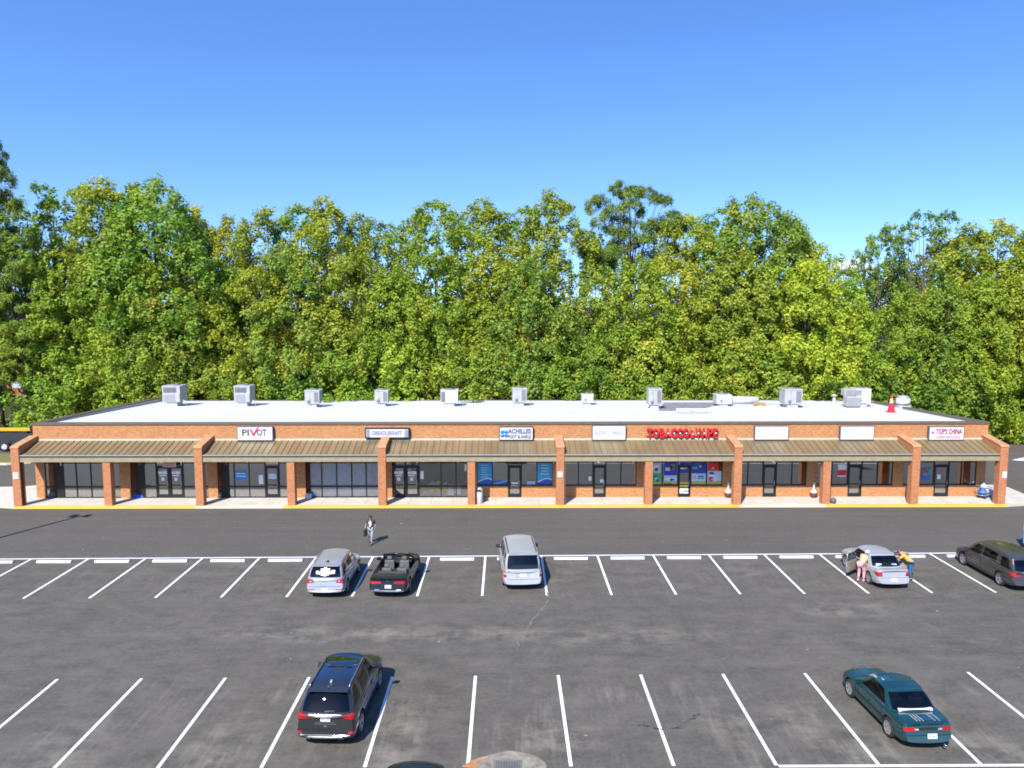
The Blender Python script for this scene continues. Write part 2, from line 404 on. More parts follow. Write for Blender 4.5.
kb.prism_z([(-34.0, KY), (-34.0, KY+.17), (-35.4, KY+.5), (-38.2, 54.6), (-44, 55.6), (-44, 55.45), (-38.3, 54.42), (-35.5, KY+.33)], -.02, .155, 1)
struct(kb.build('kerb', [M_YELLOW, M_KERBC]))
# grass island and kerb at the left, dry verge at the right
mb = MB(); mb.prism_z([(-60, 67.4), (-44.0, 66.3), (-42.6, 67.0), (-42.9, 70.6), (-60, 70.9)], 0, 0.13)
struct(mb.build('grass_verge', M_DRYGRASS))
mb = MB(); mb.prism_z([(-60, 67.15), (-44.0, 66.05), (-42.3, 66.85), (-42.6, 67.0), (-44.0, 66.3), (-60, 67.4)], 0, 0.16)
struct(mb.build('verge_kerb', M_KERBC))
sheet('dry_verge', [(40, 76.2), (48, 76.2), (60, 74.5), (80, 60), (95, 62), (70, 82), (52, 80.5), (40, 79.5)], 0.03, M_DRYGRASS)
# ------------------------------------------------------------------ the shopping strip
def make_glass(name, tint=(0.62, 0.65, 0.66), refl=1.0, base=.30):
    m, nt = new_mat(name)
    tr = nd(nt, 'ShaderNodeBsdfTransparent'); tr.inputs[0].default_value = rgba(tint)
    gl = nd(nt, 'ShaderNodeBsdfGlossy'); gl.inputs['Roughness'].default_value = 0.015; gl.inputs[0].default_value = (0.95, 0.97, 1, 1)
    lw = nd(nt, 'ShaderNodeFresnel'); lw.inputs[0].default_value = 1.55
    f = math_(nt, 'MINIMUM', math_(nt, 'ADD', math_(nt, 'MULTIPLY', lw.outputs[0], 1.3*refl), base), 0.95)
    mx = nd(nt, 'ShaderNodeMixShader'); nt.links.new(f, mx.inputs[0]); ln(nt, tr, 0, mx, 1); ln(nt, gl, 0, mx, 2)
    o = nd(nt, 'ShaderNodeOutputMaterial'); ln(nt, mx, 0, o, 0)
    return m
M_GLASS = make_glass('shop_glass'); M_GLASSC = make_glass('clear_shop_glass', (.93, .94, .94), .8, base=.10)
M_FRAME = plain('dark_bronze_frame', (0.022, 0.020, 0.019), 0.4, 0.3)
M_DOORP = plain('dark_door_panel', (0.018, 0.019, 0.021), 0.35)
def make_canopy_metal():
    m, nt = new_mat('canopy_metal'); p = objco(nt)
    sep = nd(nt, 'ShaderNodeSeparateXYZ'); nt.links.new(p, sep.inputs[0])
    panel = nd(nt, 'ShaderNodeTexWhiteNoise', noise_dimensions='1D')
    nt.links.new(math_(nt, 'FLOOR', math_(nt, 'DIVIDE', sep.outputs[0], 0.445)), panel.inputs['W'])
    n1 = noise(nt, mapping(nt, p, (1.2, 0.35, 0.35)), 1.0, 5, 0.65)
    c = mixc(nt, panel.outputs['Value'], (0.180, 0.135, 0.066), (0.232, 0.180, 0.094))
    c = mixc(nt, math_(nt, 'MULTIPLY', maprange(nt, n1, 0.45, 0.75), 0.5), c, (0.33, 0.20, 0.095))
    c = mixc(nt, math_(nt, 'MULTIPLY', maprange(nt, n1, 0.45, 0.25), 0.4), c, (0.17, 0.15, 0.09))
    finish(nt, c, 0.38, 0.15, 0.6)
    return m
M_CANOPY = make_canopy_metal()
M_RIB = plain('canopy_seam', (0.16, 0.122, 0.065), 0.45, 0.15)
M_FASCIA = plain('olive_fascia', (0.30, 0.245, 0.135), 0.6)
M_SHADELINE = plain('gutter_shadow_tone', (0.05, 0.055, 0.06), 0.5)  # dark tone paints in the shadow line between canopy edge and fascia
M_DRIP = plain('pale_drip_edge', (0.42, 0.40, 0.33), 0.45)
M_SOFFIT = plain('soffit', (0.40, 0.37, 0.31), 0.8)
M_COPING = plain('coping_metal', (0.15, 0.115, 0.085), 0.5, 0.2)
def make_roof():
    m, nt = new_mat('white_roof_membrane'); p = pos(nt)
    sep = nd(nt, 'ShaderNodeSeparateXYZ'); nt.links.new(p, sep.inputs[0])
    n1 = noise(nt, p, 0.35, 6, 0.65)
    c = mixc(nt, maprange(nt, n1, 0.3, 0.7), (0.51, 0.51, 0.51), (0.60, 0.60, 0.60))
    fr = math_(nt, 'FRACT', math_(nt, 'DIVIDE', sep.outputs[1], 3.0))
    j = maprange(nt, math_(nt, 'ABSOLUTE', math_(nt, 'SUBTRACT', fr, 0.5)), 0.03, 0.012)
    c = mixc(nt, math_(nt, 'MULTIPLY', j, 0.3), c, (0.5, 0.5, 0.52))
    c = mixc(nt, math_(nt, 'MULTIPLY', maprange(nt, noise(nt, mapping(nt, p, (0.3, 1, 1)), 0.9, 5), 0.55, 0.8), 0.35), c, (0.55, 0.53, 0.48))
    finish(nt, c, 0.7, spec=0.3)
    return m
M_ROOF = make_roof()
M_INT = plain('shop_interior', (0.36, 0.35, 0.345), 0.8, var=0.3, vscale=0.8)
M_INTF = plain('shop_floor', (0.20, 0.19, 0.17), 0.5)

XL, XR = wall_x(36.0, 480), wall_x(985, 480)
BLD = thing('shopping_center', 'long single-storey brick strip of shops with white roof and bronze canopy', 'shopping center')
ZB = 0.15; ZH = 3.20; ZP = 5.50; RAIL = 0.95; BULK = 0.98
# the run of openings along the front, in pixel columns of the survey
RUN = [  # bay, kind, x0, x1   b brick  g full glass  h glass over a brick bulkhead  d glazed door  o solid dark door
 (0,'b',36,45),(0,'g',45,54),(0,'o',54,63),(0,'g',63,76),(0,'g',76,90.6),(0,'g',90.6,104),(0,'g',104,112),(0,'g',112,120),
 (1,'b',120,130.5),(1,'g',130.5,136),(1,'o',136,144),(1,'g',144,156),(1,'d',156,169.3),(1,'d',169.3,183),(1,'g',183,196),(1,'g',196,208),
 (2,'b',208,217.5),(2,'g',217.5,221.5),(2,'o',221.5,228.5),(2,'g',228.5,234),(2,'g',234,249),(2,'g',249,265),(2,'d',265,279),(2,'g',279,291),
 (3,'b',291,305.5),(3,'g',305.5,321.5),(3,'g',321.5,336.5),(3,'g',336.5,351.5),(3,'g',351.5,366),(3,'g',366,380),
 (4,'b',380,392),(4,'d',392,405.5),(4,'d',405.5,419),(4,'g',419,441),(4,'g',441,456),(4,'g',456,470),
 (5,'b',470,477),(5,'h',477,492.5),(5,'h',492.5,508),(5,'d',508,521.5),(5,'h',521.5,537),(5,'h',537,552.5),
 (6,'b',552.5,564.5),(6,'h',564.5,578.5),(6,'h',578.5,593),(6,'d',593,606),(6,'h',606,621),(6,'h',621,636.5),
 (7,'b',636.5,651.5),(7,'h',651.5,662.5),(7,'h',662.5,678),(7,'d',678,690.8),(7,'h',690.8,706.5),(7,'h',706.5,722.5),
 (8,'b',722.5,741),(8,'h',741,748),(8,'h',748,763),(8,'d',763,776.5),(8,'h',776.5,792),(8,'h',792,806.5),
 (9,'b',806.5,817),(9,'h',817,832),(9,'h',832,848),(9,'d',848,862),(9,'h',862,877.5),(9,'h',877.5,892.5),
 (10,'b',892.5,903),(10,'h',903,912),(10,'b',912,919),(10,'h',919,934),(10,'d',934,949),(10,'h',949,961.5),(10,'h',961.5,976),(10,'b',976,985)]
wall = MB()
wall.box(XL, XR, WY, WY+0.3, ZH, ZP)                        # brick band carrying the signs
wall.prism_x([(WY+.3, 0), (WY+.3, ZP-.02), (74.0, 4.96), (74.0, 0)], XL, XL+0.3); wall.prism_x([(WY+.3, 0), (WY+.3, ZP-.02), (74.0, 4.76), (74.0, 0)], XR-0.3, XR)
wall.box(XL+.3, XR-.3, 73.7, 74.0, 0, 4.3)
fronts = {}
for bay, kind, p0, p1 in RUN:
    x0, x1 = wall_x(p0), wall_x(p1)
    fr = fronts.setdefault(bay, dict(frame=MB(), glass=MB(), doors=[]))
    g, F = fr['glass'], fr['frame']; t = 0.035
    yf0, yf1 = WY+0.05, WY+0.16
    if kind == 'b': wall.box(x0, x1, WY, WY+0.3, 0, ZH); continue
    zlo = ZB
    if kind == 'h':
        wall.box(x0, x1, WY, WY+0.3, 0, BULK); zlo = BULK
        F.box(x0, x1, yf0-.08, yf1, BULK, BULK+0.09)
    if kind in 'gh':
        F.box(x0, x0+t, yf0, yf1, zlo, ZH); F.box(x1-t, x1, yf0, yf1, zlo, ZH)
        F.box(x0+t, x1-t, yf0+.005, yf1-.005, ZH-.09, ZH)
        F.box(x0+t, x1-t, yf0+.005, yf1-.005, 2.66, 2.72)
        if kind == 'g':
            F.box(x0+t, x1-t, yf0, yf1, RAIL-.05, RAIL+.08); F.box(x0+t, x1-t, yf0, yf1, ZB, ZB+.07)
        g.box(x0+t, x1-t, WY+.095, WY+.10, zlo+.05, ZH-.09)
    else:
        D = MB(); zt = 2.42
        F.box(x0, x0+.05, yf0, yf1, ZB, ZH); F.box(x1-.05, x1, yf0, yf1, ZB, ZH); F.box(x0+.05, x1-.05, yf0, yf1, ZH-.07, ZH); F.box(x0+.05, x1-.05, yf0, yf1, zt, zt+.08)
        g.box(x0+.05, x1-.05, WY+.095, WY+.10, zt+.08, ZH-.07)
        a, b = x0+.06, x1-.06
        if kind == 'o':
            D.box(a, b, yf0+.02, yf1-.02, ZB+.02, zt-.01, 0)
        else:
            s = 0.095
            D.box(a, a+s, yf0+.02, yf1-.02, ZB+.02, zt-.01); D.box(b-s, b, yf0+.02, yf1-.02, ZB+.02, zt-.01)
            D.box(a+s, b-s, yf0+.02, yf1-.02, ZB+.02, ZB+.25); D.box(a+s, b-s, yf0+.02, yf1-.02, zt-.13, zt-.01)
            D.box(a+s, b-s, yf0+.025, yf1-.025, RAIL+.08, RAIL+.16)
            D.box(a+s, b-s, WY+.095, WY+.10, ZB+.25, RAIL+.08, 1); D.box(a+s, b-s, WY+.095, WY+.10, RAIL+.16, zt-.13, 1)
            D.tube([(b-s+.02, yf0-.03, 1.0), (b-s+.02, yf0-.03, 1.4)], .018, 6, 2)
        fr['doors'].append(D)
wall.build('wall', M_BRICK, BLD)
M_STEEL = plain('brushed_steel', (0.45, 0.45, 0.44), 0.35, 0.8)
FRONT = {}
for bay, fr in sorted(fronts.items()):
    f = fr['frame'].build('storefront', M_FRAME, BLD); FRONT[bay] = f
    fr['glass'].build('glass', M_GLASSC if bay in (3, 4) else M_GLASS, f)
    for D in fr['doors']: D.build('door', [M_FRAME, M_GLASS, M_STEEL], f)
# rooms behind the glass
mb = MB()
mb.box(XL+.3, XR-.3, WY+.3, 62.2, .10, .15, 1)
mb.box(XL+.3, XR-.3, 62.0, 62.2, .15, 3.4, 0); mb.box(XL+.3, XR-.3, WY+.3, 62.0, 3.3, 3.4, 2)
for px in (118, 206, 298, 386, 474, 558, 644, 732, 812, 898):
    x = wall_x(px); mb.box(x-.06, x+.06, WY+.31, 62.0, .15, 3.3, 0)
mb.build('interior', [M_INT, M_INTF, plain('ceiling_tile', (0.5, 0.5, 0.48), .9)], BLD)
# coping, roof, parapets
mb = MB()
mb.box(XL-.05, XR+.05, WY-.07, WY+.42, ZP, ZP+.13)
mb.prism_x([(WY+.42, ZP+.13), (WY+.42, ZP-.0), (74.05, 4.98), (74.05, 5.10)], XL-.05, XL+.40)
mb.prism_x([(WY+.42, ZP+.13), (WY+.42, ZP-.0), (74.05, 4.78), (74.05, 4.90)], XR-.40, XR+.05)
mb.box(XL+.4, XR-.4, 73.75, 74.06, 4.66, 4.74)
mb.build('coping', M_COPING, BLD)
mb = MB()
mb.prism_x([(WY+.30, ZP-.3), (WY+.30, ZP-.06), (73.75, 4.70), (73.75, 4.3)], XL+.30, XR-.30)
mb.prism_x([(WY+.30, ZP-.12), (WY+.42, ZP-.005), (74.0, 4.97), (74.0, 4.4)], XL+.03, XL+.32)      # inside of the parapets
mb.prism_x([(WY+.30, ZP-.12), (WY+.42, ZP-.005), (74.0, 4.77), (74.0, 4.4)], XR-.32, XR-.03)
mb.build('roof', M_ROOF, BLD)
def roof_z(y): return (ZP-.06) + (4.70-(ZP-.06))*(y-(WY+.30))/(73.75-WY-.30)
# piers, wing walls, canopy
NB = 11
PX = [18, 107.5, 200, 291, 382.5, 471.3, 560, 648.7, 737, 826.5, 914, 1001]
FINS = {0, 2, 4, 6, 8, 10, 11}
CX = [on_plane(p, 480, KY+.27).x for p in PX]
for i, x in enumerate(CX):
    mb = MB(); hw = 0.27 if i in FINS else 0.26
    yp = KY+0.08 if i in FINS else KY+.20
    mb.box(x-hw, x+hw, yp, yp+.54, ZB-.02, 3.22)
    if i in FINS:
        top = [(yp, 3.22), (yp, 4.22), (yp+.12, 4.30), (WY-.001, 4.66), (WY-.001, 3.22)]
        mb.prism_x(top, x-hw, x+hw)
        mb.prism_x([(yp-.03, 4.20), (yp-.03, 4.27), (yp+.11, 4.36), (WY-.002, 4.725), (WY-.002, 4.662), (yp+.12, 4.30), (yp, 4.222), (yp, 4.20)], x-hw-.025, x+hw+.025, 1)
    mb.build('brick_pier', [M_BRICKP, make_brick('brick_cap', (0.46, 0.20, 0.095), (0.34, 0.13, 0.065), (0.54, 0.27, 0.13)) if 'bc' not in MATS else MATS['bc']], BLD)
    if 'bc' not in MATS: MATS['bc'] = bpy.data.materials['brick_cap']
fins = sorted(FINS); y0c, z0c, y1c, z1c = KY+.16, 3.70, WY-.005, 4.36
slope = (z1c-z0c)/(y1c-y0c)
for a, b in zip(fins[:-1], fins[1:]):
    xa, xb = CX[a]+.27, CX[b]-.27
    mb = MB()
    mb.prism_x([(y0c, z0c-.05), (y0c, z0c), (y1c, z1c), (y1c, z1c-.06)], xa, xb, 0)
    n = max(1, round((xb-xa)/0.445)); st = (xb-xa)/n
    for k in range(n+1):
        x = min(max(xa+k*st, xa+.018), xb-.018)
        mb.prism_x([(y0c+.02, z0c+.002), (y0c+.02, z0c+.042), (y1c-.06, z1c+.028), (y1c-.06, z1c-.014)], x-.016, x+.016, 1)
    mb.prism_x([(y1c-.10, z1c-.02), (y1c-.10, z1c+.05), (y1c, z1c+.11), (y1c, z1c)], xa, xb, 2)         # flashing against the wall
    mb.box(xa, xb, y0c-.03, y0c, z0c-.02, z0c+.02, 2)
    c = mb.build('canopy', [M_CANOPY, M_RIB, M_DRIP], BLD)
    g = MB(); g.box(xa, xb, y0c-.035, y0c-.001, z0c-.135, z0c-.022); g.build('gutter_shadow_line', M_SHADELINE, c)
    g = MB(); g.box(xa, xb, y0c-.01, y0c+.08, 3.24, z0c-.137); g.build('fascia', M_FASCIA, c)
    g = MB(); g.box(xa, xb, y0c+.081, WY-.003, 3.25, 3.29); g.build('soffit', M_SOFFIT, c)
# a downpipe at the middle wing wall and another at the left end
for i, s in ((6, .30), (0, .30)):
    g = MB(); x = CX[i]+s+.03; g.bbox(x-.035, x+.035, KY+.24, KY+.31, ZB, 3.55, .01); g.build('downpipe', M_FASCIA if i else M_FRAME, BLD)
# curtains in the fourth bay, frosted film in the ninth and tenth
M_CURT = plain('pale_blind', (0.80, 0.80, 0.86), 0.8)
c = MB(); x0, x1 = wall_x(310), wall_x(380); n = 150
vs = []
for k in range(n+1):
    x = x0+(x1-x0)*k/n; y = WY+.19+.035*math.sin(k*1.5)+.02*math.sin(k*.37)
    vs += [(x, y, .2), (x, y, 3.0)]
c.add(vs, [(2*k, 2*k+2, 2*k+3, 2*k+1) for k in range(n)], 0, True)
c.build('curtain', M_CURT, FRONT[3])
M_FILM = plain('frosted_film', (0.45, 0.45, 0.52), 0.5)
for p0, p1 in ((741.5, 747.5), (749, 762), (777.5, 791), (793, 805.5)): MB().box(wall_x(p0), wall_x(p1), WY+.115, WY+.12, BULK+.09, 1.95).build('window_film', M_FILM, FRONT[8])
for p0, p1 in ((833, 847), (863, 876.5), (878.5, 891.5)): MB().box(wall_x(p0), wall_x(p1), WY+.115, WY+.12, BULK+.09, 1.9).build('window_film', M_FILM, FRONT[9])

# ------------------------------------------------------------------ signs on the brick band
M_SIGNW = plain('sign_white', (0.56, 0.56, 0.57), 0.4, var=0.03)
M_SIGNK = plain('sign_charcoal', (0.07, 0.07, 0.08), 0.5)
M_SIGNG = plain('sign_grey_letter', (0.12, 0.12, 0.13), 0.5)
M_SIGNF = plain('sign_faded_letter', (0.34, 0.34, 0.36), 0.6, var=0.2, vscale=9)
M_RED = plain('sign_red', (0.62, 0.018, 0.03), 0.35)
M_REDD = plain('sign_red_dark', (0.30, 0.01, 0.02), 0.45)
M_BLUE = plain('sign_blue', (0.02, 0.17, 0.50), 0.4)
M_NAVY = plain('sign_navy', (0.035, 0.05, 0.13), 0.4)
M_EDGE = plain('sign_can_side', (0.10, 0.09, 0.13), 0.5)
SY = WY-.26
def sign_box(p0, y0, p1, y1, label, rim=None, rim_w=.05):
    a = on_plane(p0, y1, SY); b = on_plane(p1, y0, SY); wdt, hgt = b.x-a.x, b.z-a.z
    t = thing('shop_sign', label, 'sign', (a.x, SY, a.z), group='signs above the shops')
    mb = MB(); mb.bbox(0, wdt, 0, .255, 0, hgt, .015); mb.build('sign_case', rim or M_EDGE, t)
    f = MB(); f.bbox(rim_w, wdt-rim_w, -.02, .02, rim_w, hgt-rim_w, .008); f.build('sign_face', M_SIGNW, t)
    return t, wdt, hgt
def letters(t, s, x, z, w_, h_, m, depth=.012, y=-.022, **kw):
    mb = MB(); add_text(mb, s, x, y, z, w_, h_, depth, **kw); return mb.build('lettering', m, t)
t, W_, H_ = sign_box(237.3, 426.6, 272.8, 440.8, 'white box sign reading PIVOT with a red tick for its V')
u = W_/35.5
letters(t, 'PI', 5.2*u, .36*H_, 6.6*u, .46*H_, M_SIGNK, bold=.02); letters(t, 'OT', 19.6*u, .36*H_, 9.6*u, .46*H_, M_SIGNK, bold=.02)
mb = MB(); mb.add([(12.4*u, -.03, .82*H_), (14.4*u, -.03, .82*H_), (16.3*u, -.03, .52*H_), (20.0*u, -.03, .93*H_), (21.6*u, -.03, .93*H_), (17.0*u, -.03, .33*H_), (16.0*u, -.03, .33*H_)], [(0, 6, 5, 4, 3, 2, 1)]); mb.build('tick_mark', M_RED, t)
t, W_, H_ = sign_box(365, 428, 409.5, 438.6, 'long sign in a dark frame with grey ends, above the fourth and fifth bays', M_FRAME, .09)
[MB().box(q0, q1, -.035, -.02, .11, H_-.11).build('end_panel', plain('sign_bluegrey', (0.22, 0.26, 0.34), .5), t) for q0, q1 in ((.11, W_*.11), (W_*.89, W_-.11))]
letters(t, 'DREADLEKRAFT', W_*.17, H_*.33, W_*.66, H_*.40, plain('sign_slate', (0.13, 0.15, 0.22), .5), bold=.02)
t, W_, H_ = sign_box(499.3, 426.8, 533.3, 440.4, 'white sign with blue cross emblem reading ACHILLES FOOT & ANKLE', M_FRAME, .05)
letters(t, 'ACHILLES', W_*.255, H_*.50, W_*.68, H_*.36, M_NAVY, bold=.03); letters(t, 'FOOT & ANKLE', W_*.255, H_*.15, W_*.68, H_*.25, M_SIGNK, bold=.03)
mb = MB(); cx_, cz, r = W_*.145, H_*.50, H_*.31
for k in range(4):
    an = R(45+90*k); ccx, ccz = cx_+math.cos(an)*r*.62, cz+math.sin(an)*r*.62
    mb.lathe([(0, -.03), (r*.46, -.03), (r*.46, -.02)], 14, 'y', (ccx, 0, ccz))
mb.build('cross_emblem', plain('emblem_blue', (0.03, 0.24, 0.60), .4), t)
t, W_, H_ = sign_box(592, 425.4, 626.2, 440.4, 'white sign with faint grey lettering worn nearly away')
letters(t, 'SUITE', W_*.08, H_*.38, W_*.30, H_*.27, M_SIGNF, bold=.02); letters(t, '#555', W_*.60, H_*.38, W_*.30, H_*.27, M_SIGNF, bold=.02)
t, W_, H_ = sign_box(754.3, 426, 789, 440.2, 'blank white sign box over the shop between two tobacco-side piers, left of two blanks')
t['label'] = 'blank white sign box, the one nearer the red tobacco letters'
t, W_, H_ = sign_box(839.8, 426, 874.6, 440.2, 'blank white sign box, the one nearer the Chinese restaurant sign')
t, W_, H_ = sign_box(928.5, 426.6, 964.6, 440.4, "white sign reading TOP'S CHINA in red, near the right end of the shops")
letters(t, "TOP'S CHINA", W_*.20, H_*.45, W_*.73, H_*.40, plain('sign_brickred', (0.30, 0.035, 0.04), .5), bold=.03)
letters(t, 'CHINESE RESTAURANT', W_*.20, H_*.16, W_*.70, H_*.17, plain('sign_rose', (0.48, 0.20, 0.20), .5), bold=.02)
mb = MB(); mb.lathe([(0, -.03), (H_*.12, -.03), (H_*.12, -.02)], 10, 'y', (W_*.10, 0, H_*.6)); mb.lathe([(0, -.035), (H_*.06, -.035), (H_*.06, -.02)], 10, 'y', (W_*.10, 0, H_*.6)); mb.build('round_mark', plain('sign_mauve', (0.42, 0.30, 0.36), .5), t)
# the red channel letters
a = on_plane(647.3, 439.2, SY); b = on_plane(718.3, 428.2, SY)
t = thing('channel_letters', 'red raised letters reading TOBACCO & VAPE on the brick band', 'sign', (a.x, SY, a.z), group='signs above the shops')
Wt, Ht = b.x-a.x, b.z-a.z
word = 'TOBACCO&VAPE'; ws = [1, 1.1, 1, 1, 1, 1, 1.1, .95, 1, 1.0, .95, .9]; tot = sum(ws)+.16*(len(ws)-1); sc = Wt/tot; x = 0
for ch, cw in zip(word, ws):
    hh = Ht*.86 if ch != '&' else Ht*.7; z0 = Ht*.10
    mb = MB(); add_text(mb, ch, x, .22, z0, cw*sc, hh, .20, bold=.03); L_ = mb.build('letter', M_REDD, t)
    f = MB(); add_text(f, ch, x+.01, .018, z0+.01, cw*sc-.02, hh-.02, .03, bold=.025); f.build('letter_face', M_RED, L_)
    if ch in 'OACV&E': 
        d = MB(); d.lathe([(0, -.03), (.065, -.03), (.065, .0)], 10, 'y', (x+cw*sc*.5, .0, z0+hh*.5)); d.build('white_dot', M_SIGNW, L_)
    x += (cw+.16)*sc
mb = MB(); mb.box(0, Wt, .20, .25, Ht*.14, Ht*.26); mb.build('raceway', M_REDD, t)
# ------------------------------------------------------------------ trees
def make_leaf(name, ca, cb, cc, trans=0.40):
    """leaf colours: each leaf its own mix of two greens, a third tone in drifts; the object's own tint multiplies it"""
    m, nt = new_mat(name)
    at = nd(nt, 'ShaderNodeAttribute', attribute_name='leaf_tone')
    oi = nd(nt, 'ShaderNodeObjectInfo')
    v = objco(nt)
    off = nd(nt, 'ShaderNodeVectorMath', operation='ADD'); nt.links.new(v, off.inputs[0])
    sc = nd(nt, 'ShaderNodeVectorMath', operation='SCALE'); sc.inputs[0].default_value = (37, 11, 23); nt.links.new(oi.outputs['Random'], sc.inputs['Scale'])
    nt.links.new(sc.outputs[0], off.inputs[1])
    drift = noise(nt, off.outputs[0], 0.30, 3, 0.6)
    c = mixc(nt, at.outputs['Fac'], ca, cb)
    c = mixc(nt, math_(nt, 'MULTIPLY', maprange(nt, drift, 0.50, 0.66), 0.8), c, cc)
    c = mixc(nt, 1.0, c, oi.outputs['Color'], 'MULTIPLY'); c = mixc(nt, 1.0, c, (1.50, 1.50, 1.32), 'MULTIPLY')
    d = nd(nt, 'ShaderNodeBsdfPrincipled'); nt.links.new(c, d.inputs['Base Color']); d.inputs['Roughness'].default_value = 0.55; d.inputs['Specular IOR Level'].default_value = 0.25
    t = nd(nt, 'ShaderNodeBsdfTranslucent'); nt.links.new(mixc(nt, 1.0, c, (1.0, 1.0, 0.45), 'MULTIPLY'), t.inputs[0])
    mx = nd(nt, 'ShaderNodeMixShader'); mx.inputs[0].default_value = trans; ln(nt, d, 0, mx, 1); ln(nt, t, 0, mx, 2)
    o = nd(nt, 'ShaderNodeOutputMaterial'); ln(nt, mx, 0, o, 0)
    return m
M_LEAF = make_leaf('broad_leaves', (0.120, 0.175, 0.022), (0.270, 0.305, 0.045), (0.325, 0.335, 0.055))
M_LEAFG = make_leaf('green_leaves', (0.088, 0.165, 0.026), (0.205, 0.275, 0.048), (0.280, 0.300, 0.050))
M_PINE = make_leaf('pine_needles', (0.065, 0.115, 0.020), (0.135, 0.185, 0.030), (0.17, 0.19, 0.03), 0.2)
M_SHRUB = make_leaf('shrub_leaves', (0.105, 0.180, 0.024), (0.235, 0.290, 0.045), (0.30, 0.290, 0.05))
M_BARK = plain('bark', (0.10, 0.078, 0.058), 0.95, var=0.4, vscale=2.5, bumpy=0.5)
M_BARKP = plain('pine_bark', (0.13, 0.088, 0.062), 0.95, var=0.4, vscale=2.5, bumpy=0.5)

def leaf_mesh(name, centers, radii, per_area, size, mat, rs, aspect=1.0, up=0.35, squash=1.35, sub=(9, 15), axis=None):
    """sprays of small leaf faces gathered in lumps on the outside of each clump"""
    P, N, T = [], [], []
    cen = np.mean(centers, axis=0)
    for c, r in zip(centers, radii):
        ns = rs.integers(*sub)
        d = rs.normal(size=(ns, 3)); d[:, 2] += 0.45
        out = (c-cen); out[2] *= .4; out = out/(np.linalg.norm(out)+1e-6)
        d += out*0.85
        d /= np.linalg.norm(d, axis=1)[:, None]
        sc = c + d*r*rs.uniform(.55, 1.0, (ns, 1))*np.array([1, 1, squash])
        clump_tone = rs.uniform(-.22, .22)
        for q, dd in zip(sc, d):
            rr = r*rs.uniform(.28, .50)
            n = max(6, int(per_area*1.25*rr*rr))
            e = rs.normal(size=(n, 3)); e /= np.linalg.norm(e, axis=1)[:, None]
            P.append(q + e*rr*rs.uniform(.35, 1.12, (n, 1))*np.array([.9, .9, 1.15]))
            nn = e*.45 + dd*.6 + np.array([0, 0, up]) + rs.normal(size=(n, 3))*.55
            N.append(nn/np.linalg.norm(nn, axis=1)[:, None])
            T.append(np.clip(rs.normal(.5+clump_tone, .30, n), 0, 1))
    P = np.concatenate(P); N = np.concatenate(N); T = np.concatenate(T); n = len(P)
    a = np.cross(N, rs.normal(size=(n, 3))); a /= np.linalg.norm(a, axis=1)[:, None]; b = np.cross(N, a)
    s = size*rs.uniform(.6, 1.35, (n, 1)); a = a*s*aspect; b = b*s/aspect
    # a leaf-shaped, slightly folded four-cornered face
    V = np.stack([P-a, P-b*.62+N*s*.10, P+a, P+b*.62+N*s*.10], 1).reshape(-1, 3)
    me = bpy.data.meshes.new(name)
    me.vertices.add(4*n); me.vertices.foreach_set('co', V.astype(np.float32).ravel())
    me.loops.add(4*n); me.loops.foreach_set('vertex_index', np.arange(4*n, dtype=np.int32))
    me.polygons.add(n); me.polygons.foreach_set('loop_start', np.arange(0, 4*n, 4, dtype=np.int32)); me.polygons.foreach_set('loop_total', np.full(n, 4, np.int32))
    at = me.attributes.new('leaf_tone', 'FLOAT', 'FACE'); at.data.foreach_set('value', T.astype(np.float32))
    me.materials.append(mat); me.update(); me.validate()
    return me
def crown_points(kind, H, Rw, rs, n, base):
    pts, rad = [], []
    k = 0
    while len(pts) < n:
        k += 1
        h = rs.uniform(0, 1)
        if kind == 'round':   prof = math.sin(math.pi*min(1, (h*0.93+.07)))**.55*(1-.18*h)
        elif kind == 'tall':  prof = (1-h)**.55*(.45+.75*min(1, h*3.0))
        elif kind == 'column': prof = .62*(1-h**3)**.6*(.6+.4*min(1, h*4))+.05
        elif kind == 'airy':  prof = .35+.75*math.sin(math.pi*h)**.8 if h > .12 else .45
        elif kind == 'flat':  prof = math.sin(math.pi*(h*.8+.18))**.6
        else:                 prof = (1-h*h)**.5
        an = rs.uniform(0, 2*math.pi); lob = 1+.24*math.sin(an*2+H)+.15*math.sin(an*3+H*1.7+h*5)
        rf = rs.uniform(.45, 1.0)**.6
        z = base+(H-base)*h
        r = Rw*prof*lob*rf
        c = np.array([r*math.cos(an), r*math.sin(an), z])
        cr = Rw*rs.uniform(.16, .31)*(1-.30*h)
        if kind == 'airy': cr *= .72
        if all(np.linalg.norm(c-p) > .47*(cr+q) for p, q in zip(pts, rad)) or k > 60*n:
            pts.append(c); rad.append(cr)
    return np.array(pts), np.array(rad)
